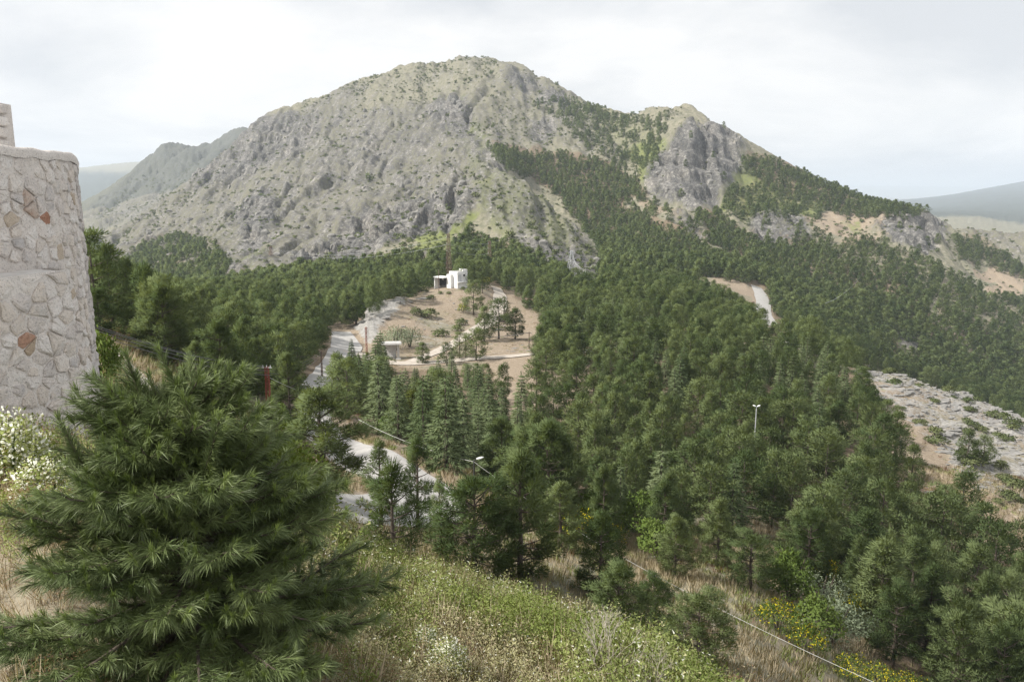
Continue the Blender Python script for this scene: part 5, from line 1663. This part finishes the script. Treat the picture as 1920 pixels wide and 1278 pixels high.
def hero_pine(name, x, y, H, Rm, seed, nb, label, lean, tips, per_shoot=150, t_low=.02):
    g = np.random.default_rng(seed)
    z0 = float(ground(x, y))
    t = empty(name, (x, y, z0)); tag(t, label, 'pine tree')
    tr = MB(); lb = MB()
    trunk_pts = [Vector((lean[0] * f ** 1.3, lean[1] * f ** 1.3, -.3 + (H * .93 + .3) * f)) for f in (0, .2, .4, .6, .8, 1)]
    tr.tube(trunk_pts, [.075, .062, .05, .038, .026, .012], 8)
    tr.build('trunk', m_greybark, t, smooth_=True)
    def tp(f):
        return np.array([lean[0] * f ** 1.3, lean[1] * f ** 1.3, H * .93 * f])
    B, A, TB, TA = [], [], [], []
    def shoot(p, d, ln, rad=.006):
        q = p + d * ln
        lb.tube([tuple(p), tuple(p + d * ln * .5 + np.array([0, 0, -.01])), tuple(q)], [rad, rad * .8, rad * .5], 4, False)
        B.append(q); A.append(d)
        if g.random() < .55 and d[2] > -.1: TB.append(q); TA.append(unit(d * .5 + np.array([0, 0, .9]) + g.normal(size=3) * .15))
    for k in range(nb):
        f = t_low + (.96 - t_low) * (k + g.uniform(0, 1)) / nb
        az = k * 2.39996 + g.uniform(-.4, .4)
        L_ = (Rm * (1 - f) ** .68 * min(1, .85 + f) + .16) * g.uniform(.6, 1.18)
        el = R(-13 + 52 * f ** 1.5) + g.uniform(-.15, .2)
        d = np.array([math.cos(az) * math.cos(el), math.sin(az) * math.cos(el), math.sin(el)])
        p0 = tp(f)
        bend = np.array([0, 0, .16 * L_])
        P_ = [p0 + d * L_ * s_ + bend * (s_ ** 2 - .3 * s_) for s_ in (0, .35, .7, 1)]
        lb.tube([tuple(p) for p in P_], [.022 * (1 - f) + .008, .014, .010, .006], 5, False)
        dirs = unit(P_[3] - P_[2])
        shoot(P_[3], unit(dirs + np.array([0, 0, .22])), .12)
        ns_ = int(5 + 10 * L_ / Rm)
        for j in range(ns_):
            s_ = .25 + .72 * (j + g.uniform(0, 1)) / ns_
            p = p0 + d * L_ * s_ + bend * (s_ ** 2 - .3 * s_)
            sd_ = unit(np.cross(d, [0, 0, 1.0])) * (1 if j % 2 else -1)
            dd = unit(d * .75 + sd_ * g.uniform(.4, 1.0) + np.array([0, 0, g.uniform(-.1, .55)]))
            shoot(p, dd, g.uniform(.14, .34) * (1.15 - .5 * s_))
    for (tx_, ty_, tz_, dx_, dy_, dz_) in tips:      # long leading shoots at the top
        d = unit(np.array([dx_, dy_, dz_]))
        q = np.array([tx_, ty_, tz_])
        lb.tube([tuple(q - d * .75), tuple(q - d * .3), tuple(q)], [.012, .009, .005], 5, False)
        for s_ in np.linspace(0, .5, 7): B.append(q - d * s_); A.append(d)
        TB.append(q); TA.append(d)
    lb.build('branch', m_bark, t, smooth_=True)
    B, A, TB, TA = np.array(B), np.array(A), np.array(TB), np.array(TA)
    V, Fc = needles(g, B, A, per_shoot, .115, R(9), R(48), .26, .0032, .38)
    o = link('needles', mesh_np('needles', V, Fc, [m_needle]), t); tag(o, kind='stuff')
    V, Fc = needles(g, TB, TA, 34, .070, R(4), R(26), .075, .0038, 0.0)
    o = link('new_growth', mesh_np('new_growth', V, Fc, [m_candle]), t); tag(o, 'bright yellow-green upright new shoots', kind='stuff')
    print(name, 'shoots', len(B))
    return t
hx_, hy_ = -2.02, 4.75
gz_ = float(ground(hx_, hy_))
def rel(px_, py_, d_):
    p = unproject(px_, py_, d_); return (p[0] - hx_, p[1] - hy_, p[2] - gz_ + .06)
tips = [rel(238, 682, 4.9) + (-.28, .1, 1.0), rel(298, 672, 4.7) + (-.32, -.1, 1.0), rel(345, 760, 4.5) + (-.15, -.2, .8), rel(415, 800, 4.3) + (.35, -.3, .8), rel(205, 800, 4.6) + (-.3, -.2, 1.0), rel(110, 800, 4.6) + (-.4, 0, 1.0)]
topz = rel(290, 720, 4.8)[2]
hero_pine('young_pine', hx_, hy_, topz * .93, 1.05, 801, 145, 'young long-needled pine filling the lower left corner', (-.12, .05), tips)
# ------------------------------------------------------------------ shrubs set by hand
def set_plant(kind, px_, d_, h, label, group=None, wide=1.0, py_=None):
    x_, y_, z_ = foot(px_, d_)
    k = int(rng.integers(0, 2))
    C_, S_, h0, nm, cat = {'lush': (lush_near[k], lush_stem, 2.6, 'leafy_shrub', 'shrub'), 'broad': (broad_mid[int(rng.integers(0, 3))], broad_stem, 4.2, 'broadleaf_tree', 'tree'),
                      'silver': (silver_mid[k], broad_stem, 4.0, 'silvery_tree', 'tree'), 'broom': (broom_near[k], lush_stem, 2.2, 'broom_bush', 'shrub'),
                      'scrub': (scrub_mid[int(rng.integers(0, 3))], scrub_stem, 1.2, 'low_shrub', 'shrub'), 'umbel': (umbel_near[k], umbel_stem, 1.05, 'flowering_plant', 'wild flower')}[kind]
    return plant(nm, C_, S_, x_, y_, h, h0, label, cat, group, wide=wide, stem_name='stem')
set_plant('umbel', 22, 7.2, .95, 'white-flowered wild plant at the left edge in front of the tower', wide=1.0)
set_plant('umbel', 62, 7.6, .70, 'lower white-flowered wild plant right of the one at the left edge', wide=1.0)
set_plant('umbel', 96, 6.6, .62, 'cream-flowered wild plant between the tower and the young pine', wide=1.3)
set_plant('umbel', 835, 8.0, .55, 'white-flowered plant at the bottom edge in the middle of the weeds', wide=1.2)
set_plant('umbel', 800, 8.4, .45, 'small white-flowered plant left of another at the bottom edge', wide=1.2)
set_plant('lush', 205, 14.4, .62, 'dark leafy shrub at the right foot of the round tower', wide=1.1)
set_plant('lush', 150, 13.0, .55, 'leafy shrub against the base of the round tower', wide=1.2)
for k, (px_, d_, h_, lab) in enumerate([(430, 18.5, 1.75, 'topmost of three pale green leafy shrubs right of the young pine'), (478, 17.5, 1.65, 'middle one of three pale green leafy shrubs right of the young pine'), (520, 16.5, 1.35, 'lowest of three pale green leafy shrubs right of the young pine'), (455, 15.5, 1.2, 'pale green leafy shrub half hidden behind the young pine')]):
    h_ = max(1.0, unproject(px_, [775, 805, 845, 815][k], d_)[2] - foot(px_, d_)[2])
    set_plant('lush', px_, d_, h_, lab, 'pale green shrubs by the young pine', 1.1)
set_plant('broad', 196, 30, 3.1, 'slim bushy tree with several thin stems beside the tower', wide=.62)
set_plant('broad', 520, 62, 3.2, 'bright leafy sapling right of the red lattice pole', wide=.8)
for px_, d_, h_, lab in [(1110, 62, 4.6, 'bright green leafy tree behind the small clearing'), (1205, 68, 4.6, 'pale green leafy tree among cedars at lower centre'), (1232, 56, 3.6, 'light green leafy tree left of the rounded pine'),
                         (1530, 45, 3.2, 'leafy green shrub tree along the cable at lower right'), (1480, 52, 4.0, 'tall leafy tree behind the dry grass slope'), (652, 128, 5.0, 'bright green leafy tree beside the dark cedars'), (735, 84, 3.2, 'leafy bush on the hairpin verge'),
                         (668, 196, 5.4, 'round green tree at the foot of the limestone outcrop'), (1090, 168, 4.5, 'yellow-green leafy tree at the end of the lane'), (1060, 150, 4.0, 'pale leafy tree right of the lane pines')]:
    set_plant('broad', px_, d_, h_, lab, wide=1.0)
for px_, d_, h_, lab in [(742, 172, 6.2, 'large silvery green tree beside the concrete shelter'), (768, 176, 5.4, 'silvery green tree right of the larger one by the shelter'), (1562, 47, 3.6, 'grey-green leafy tree near the cable at lower right'), (1535, 54, 3.4, 'pale grey-green tree left of the dense lower right wood')]:
    set_plant('silver', px_, d_, h_, lab, wide=1.15)
for px_, d_, h_, lab in [(1086, 57, 2.6, 'yellow-flowered broom bush beside the cable at centre bottom'), (1456, 42, 2.0, 'yellow broom left of the grey-green trees'), (1512, 41, 1.8, 'yellow broom under the cable at lower right'), (1592, 41, 1.7, 'yellow broom bush low on the right of the dry grass'),
                         (1648, 42, 1.9, 'yellow broom at the bottom edge, second from the right'), (1702, 44, 1.9, 'rightmost yellow broom at the bottom edge'), (1545, 62, 2.8, 'tall yellow-tinged broom in front of the lower right wood'), (1590, 55, 2.6, 'yellow-tinged broom against the dark lower right pines'), (1142, 60, 2.2, 'small yellow broom right of the bright leafy tree'),
                         (908, 262, 3.6, 'yellowish bush beside the white house'), (868, 222, 2.6, 'yellow-green bush left of the lone knoll pine'), (926, 62, 1.6, 'yellow-flowered bush right of the black street lamp')]:
    set_plant('broom', px_, d_, h_, lab, wide=1.15)
kn = [(804, 212, 2.6, 1.3, 'round green shrub in the middle of the bald knoll'), (808, 232, 1.3, 1.4, 'low shrub above the round one on the knoll'), (779, 210, 2.2, .9, 'narrow shrub left of the round one on the knoll'), (826, 190, 1.9, 1.6, 'spreading shrub low on the knoll above the track'), (858, 198, 1.7, 1.3, 'dark shrub by the track bend on the knoll'),
      (826, 240, .9, 1.3, 'small dark tuft upper left on the knoll'), (842, 240, .8, 1.4, 'small dark tuft near the middle top of the knoll'), (800, 243, .8, 1.2, 'tiny shrub near the thin pole on the knoll'), (868, 247, 1.1, 1.1, 'shrub at the foot of the white house'), (770, 246, 1.6, 1.6, 'bushy shrub on the rocky edge behind the knoll'), (790, 250, 2.0, 1.6, 'green shrub left of the thin pole'), (745, 236, 1.4, 1.5, 'shrub on the left rim of the knoll'), (865, 208, 2.0, 1.2, 'yellowish shrub beside the lone knoll pine'), (945, 222, 2.2, 1.2, 'light green shrub under the pole by the dusty track')]
for px_, d_, h_, w_, lab in kn: set_plant('scrub', px_, d_, h_, lab, wide=w_)
g_ = np.random.default_rng(31)
slab_l = 0
while slab_l < 46:
    px_, py_ = g_.uniform(1600, 1920), g_.uniform(680, 960)
    if not in_poly(np.array([px_]), np.array([py_]), SLAB)[0]: continue
    yy = np.linspace(92, 178, 120); xx = (px_ - 960) / F * yy * 1.03
    pv_ = project(xx, yy, ground(xx, yy))[1]
    d_ = float(yy[np.argmin(np.abs(pv_ - py_))])
    set_plant('scrub', px_, d_, g_.uniform(.6, 1.5), 'low green shrub growing in the cracks of the limestone slab', 'shrubs on the limestone slab', g_.uniform(1.2, 1.9)); slab_l += 1

# bare dead bush at the bottom edge
def dead_bush(px_, d_, h_, seed, label):
    x_, y_, z_ = foot(px_, d_)
    t = empty('dead_bush', (x_, y_, z_ - .05)); tag(t, label, 'dead bush', 'bare dead bushes at the bottom edge')
    rr = random.Random(seed)
    for k in range(6):
        m = MB()
        def grow(p, d, L_, r_, lev):
            q = p + d * L_
            m.tube([tuple(p), tuple((p + q) / 2 + Vector((rr.uniform(-.02, .02), rr.uniform(-.02, .02), 0))), tuple(q)], [r_, r_ * .8, r_ * .55], 4, False)
            if lev < 4:
                for _ in range(rr.choice([2, 2, 3])):
                    nd = (d + Vector((rr.uniform(-.7, .7), rr.uniform(-.7, .7), rr.uniform(-.1, .5)))).normalized()
                    grow(q, nd, L_ * rr.uniform(.6, .85), r_ * .6, lev + 1)
        a_ = rr.uniform(0, 6.28)
        grow(Vector((0, 0, 0)), Vector((math.cos(a_) * .55, math.sin(a_) * .55, 1)).normalized(), h_ * .32, .011, 0)
        m.build('branch', m_twig, t)
dead_bush(1130, 8.7, 1.0, 3, 'bare grey dead bush at the bottom edge')
dead_bush(1225, 8.4, .8, 4, 'smaller bare dead bush right of the other at the bottom edge')

# ------------------------------------------------------------------ weeds and dry grass
def weed(seed, H, spread, stems, leaves, Ls, ws, mats, share, quads=False):
    """Tangle of thin stems with small leaves and, on top, tiny blossoms."""
    g = np.random.default_rng(seed)
    V, Nn, Mi = [], [], []
    az = g.uniform(0, 6.28, stems); sp_ = spread * g.uniform(.2, 1, stems); hh_ = H * g.uniform(.55, 1.0, stems)
    for k in range(stems):
        base = np.array([math.cos(az[k]), math.sin(az[k]), 0]) * sp_[k] * .45
        top = np.array([math.cos(az[k]), math.sin(az[k]), 0]) * sp_[k] + np.array([0, 0, hh_[k]]) + np.append(g.normal(size=2) * .05, 0)
        d = top - base
        s = unit(np.cross(d, rdir(g, 1)[0])) * .006
        V.append(np.stack([base - s, base + s, top])[None]); Nn.append(unit(np.array([[math.cos(az[k]), math.sin(az[k]), .5]]))); Mi.append([1])
        n = leaves // stems
        f = g.uniform(.15, 1.0, n) ** .8
        c = base + d * f[:, None] + g.normal(size=(n, 3)) * .05 * (1.2 - f[:, None] * .5)
        dd = unit(g.normal(size=(n, 3)) + np.array([0, 0, .5]))
        nr = unit(dd * .6 + np.array([0, 0, .8]) + (c - np.array([0, 0, H * .4])) * .8)
        V.append(leaf_tris(g, c, dd, Ls * g.uniform(.6, 1.3, n), ws * g.uniform(.7, 1.3, n), nr)); Nn.append(nr)
        Mi.append(np.where((f > .72) & (g.random(n) < share), 2, np.where(g.random(n) < .16, 1, 0)))
    return soup('weed', np.concatenate(V), np.concatenate(Nn), mats, np.concatenate(Mi).astype(int))
weeds_flower = [weed(900 + k, .62, .32, 20, 460, .04, .017, [m_herb, m_pale, m_white], .07) for k in range(3)]
weeds_pale = [weed(910 + k, .55, .34, 22, 420, .04, .018, [m_pale, m_dry, m_white], .05) for k in range(3)]
weeds_green = [weed(920 + k, .5, .34, 20, 460, .036, .019, [m_herb, m_herb, m_lush], .5) for k in range(3)]
weeds_rust = [weed(930 + k, .5, .34, 26, 420, .030, .008, [m_rust, m_dry, m_pale], .3) for k in range(2)]
def tuft(seed, n, H, spread, w, mat):
    g = np.random.default_rng(seed)
    az = g.uniform(0, 6.28, n); r_ = spread * g.uniform(0, 1, n) ** .6
    c = np.stack([np.cos(az) * r_, np.sin(az) * r_, np.full(n, -.04)], 1)
    d = unit(np.stack([np.cos(az) * .35, np.sin(az) * .35, np.ones(n)], 1) + g.normal(size=(n, 3)) * .22)
    nr = unit(np.stack([np.cos(az) * .5, np.sin(az) * .5, np.full(n, .8)], 1) + g.normal(size=(n, 3)) * .2)
    return soup('tuft', leaf_tris(g, c, d, H * g.uniform(.5, 1.1, n), w * g.uniform(.7, 1.4, n), nr), nr, [mat])
tufts_near = [tuft(940 + k, 70, .62, .22, .016, m_dry) for k in range(3)]
tufts_far = [tuft(950 + k, 46, .75, .55, .05, m_dry) for k in range(3)] + [tuft(960, 46, .6, .55, .06, m_pale), tuft(961, 46, .5, .5, .07, m_herb), tuft(962, 46, .6, .55, .05, m_rust)]

wx, wy = grid_seed(-11, 9, 3.2, 17, .20, 41)
wz = ground(wx, wy)
wpx, wpy = project(wx, wy, wz)
in_tower = np.hypot(wx - TC.x, wy - TC.y) < TR + .75
keep = (~in_tower) & (wpx > -120) & (wpx < 2000) & (wpy < 1420) & visible(wx, wy, .7, 6)
wx, wy, wz, wpx, wpy = wx[keep], wy[keep], wz[keep], wpx[keep], wpy[keep]
q1 = vnoise(wx / 1.1, wy / 1.1, 71); q2 = vnoise(wx / .7 + 5, wy / .9, 73); q3 = rng.random(len(wx))
kindw = np.where(q1 + (q3 - .5) * .5 > .56, 0, np.where(q2 + (q3 - .5) * .4 > .52, 1, 2))
left_ = wpx < 330
kindw = np.where(left_ & (q3 < .55), 3, kindw)
kindw = np.where((~left_) & (q3 < .07), 3, kindw)
kindw = np.where(q3 > .86, 4, kindw)
kindw = np.where((wy < 6.2) & (wpx < 900), np.where(q3 < .22, 4, np.where((q3 > .62) & (wy > 5.2), 2, 3)), kindw)
src = weeds_flower + weeds_pale + weeds_green + weeds_rust + tufts_near
offs = np.array([0, 3, 6, 9, 11]); cnt = np.array([3, 3, 3, 2, 3])
var = offs[kindw] + (rng.random(len(wx)) * cnt[kindw]).astype(int)
sc = rng.uniform(.6, 1.15, len(wx)) * (.65 + .75 * vnoise(wx / 1.6, wy / 1.6, 75))
big = (rng.random(len(wx)) < .012) & (wpx > 560) & (wy > 8.5)
sc = np.where(big, sc * 1.75, sc)
sc = np.where(wy < 7.5, sc * .7, sc)
scatter('weeds', wx, wy, wz - .02, rng.uniform(0, 6.28, len(wx)), np.stack([sc * 1.1, sc * 1.1, sc], 1), var, src, 'tangled flowering weeds on the terrace', tilt=rng.normal(size=(len(wx), 2)) * .14)

gx_, gy_ = grid_seed(-60, 75, 13, 112, .78, 43)
gz2 = ground(gx_, gy_)
gpx, gpy = project(gx_, gy_, gz2)
fd = forest_density(gpx, gpy - 18, gy_)
keep = (rng.random(len(gx_)) < np.where(fd > .5, .10, 1.0)) & visible(gx_, gy_, .7, 4) & (gpx > -60) & (gpx < 1980) & (gpy < 1380) & road_clear(gx_, gy_, .5) & (np.hypot(gx_ - TC.x, gy_ - TC.y) > TR + .8)
gx_, gy_, gz2, gpx, gpy = gx_[keep], gy_[keep], gz2[keep], gpx[keep], gpy[keep]
q1 = vnoise(gx_ / 5, gy_ / 7, 81) + (rng.random(len(gx_)) - .5) * .5
var = np.where(q1 < .52, rng.integers(0, 3, len(gx_)), np.where(q1 < .68, 3, np.where(q1 < .84, 4, 5)))
sc = rng.uniform(.5, 1.1, len(gx_))
scatter('dry_grass', gx_, gy_, gz2 - .03, rng.uniform(0, 6.28, len(gx_)), np.stack([sc, sc, sc], 1), var, tufts_far, 'tall dry grass on the banks')
gx_, gy_ = grid_seed(-70, 130, 90, 270, 1.9, 47)
gz2 = ground(gx_, gy_); gpx, gpy = project(gx_, gy_, gz2)
fd = forest_density(gpx, gpy - 8, gy_)
keep = (rng.random(len(gx_)) < .6) & (fd < .5) & visible(gx_, gy_, .6, 2) & road_clear(gx_, gy_, .6) & (vnoise(gx_ / 6, gy_ / 9, 85) > .42)
gx_, gy_, gz2 = gx_[keep], gy_[keep], gz2[keep]
sc = rng.uniform(.4, .95, len(gx_))
scatter('dry_grass', gx_, gy_, gz2 - .03, rng.uniform(0, 6.28, len(gx_)), np.stack([sc * 1.3, sc * 1.3, sc * .7], 1), rng.integers(0, 6, len(gx_)), tufts_far, 'sparse dry tufts on the knoll and slab')
print('weeds', len(wx), 'tufts', len(gx_))
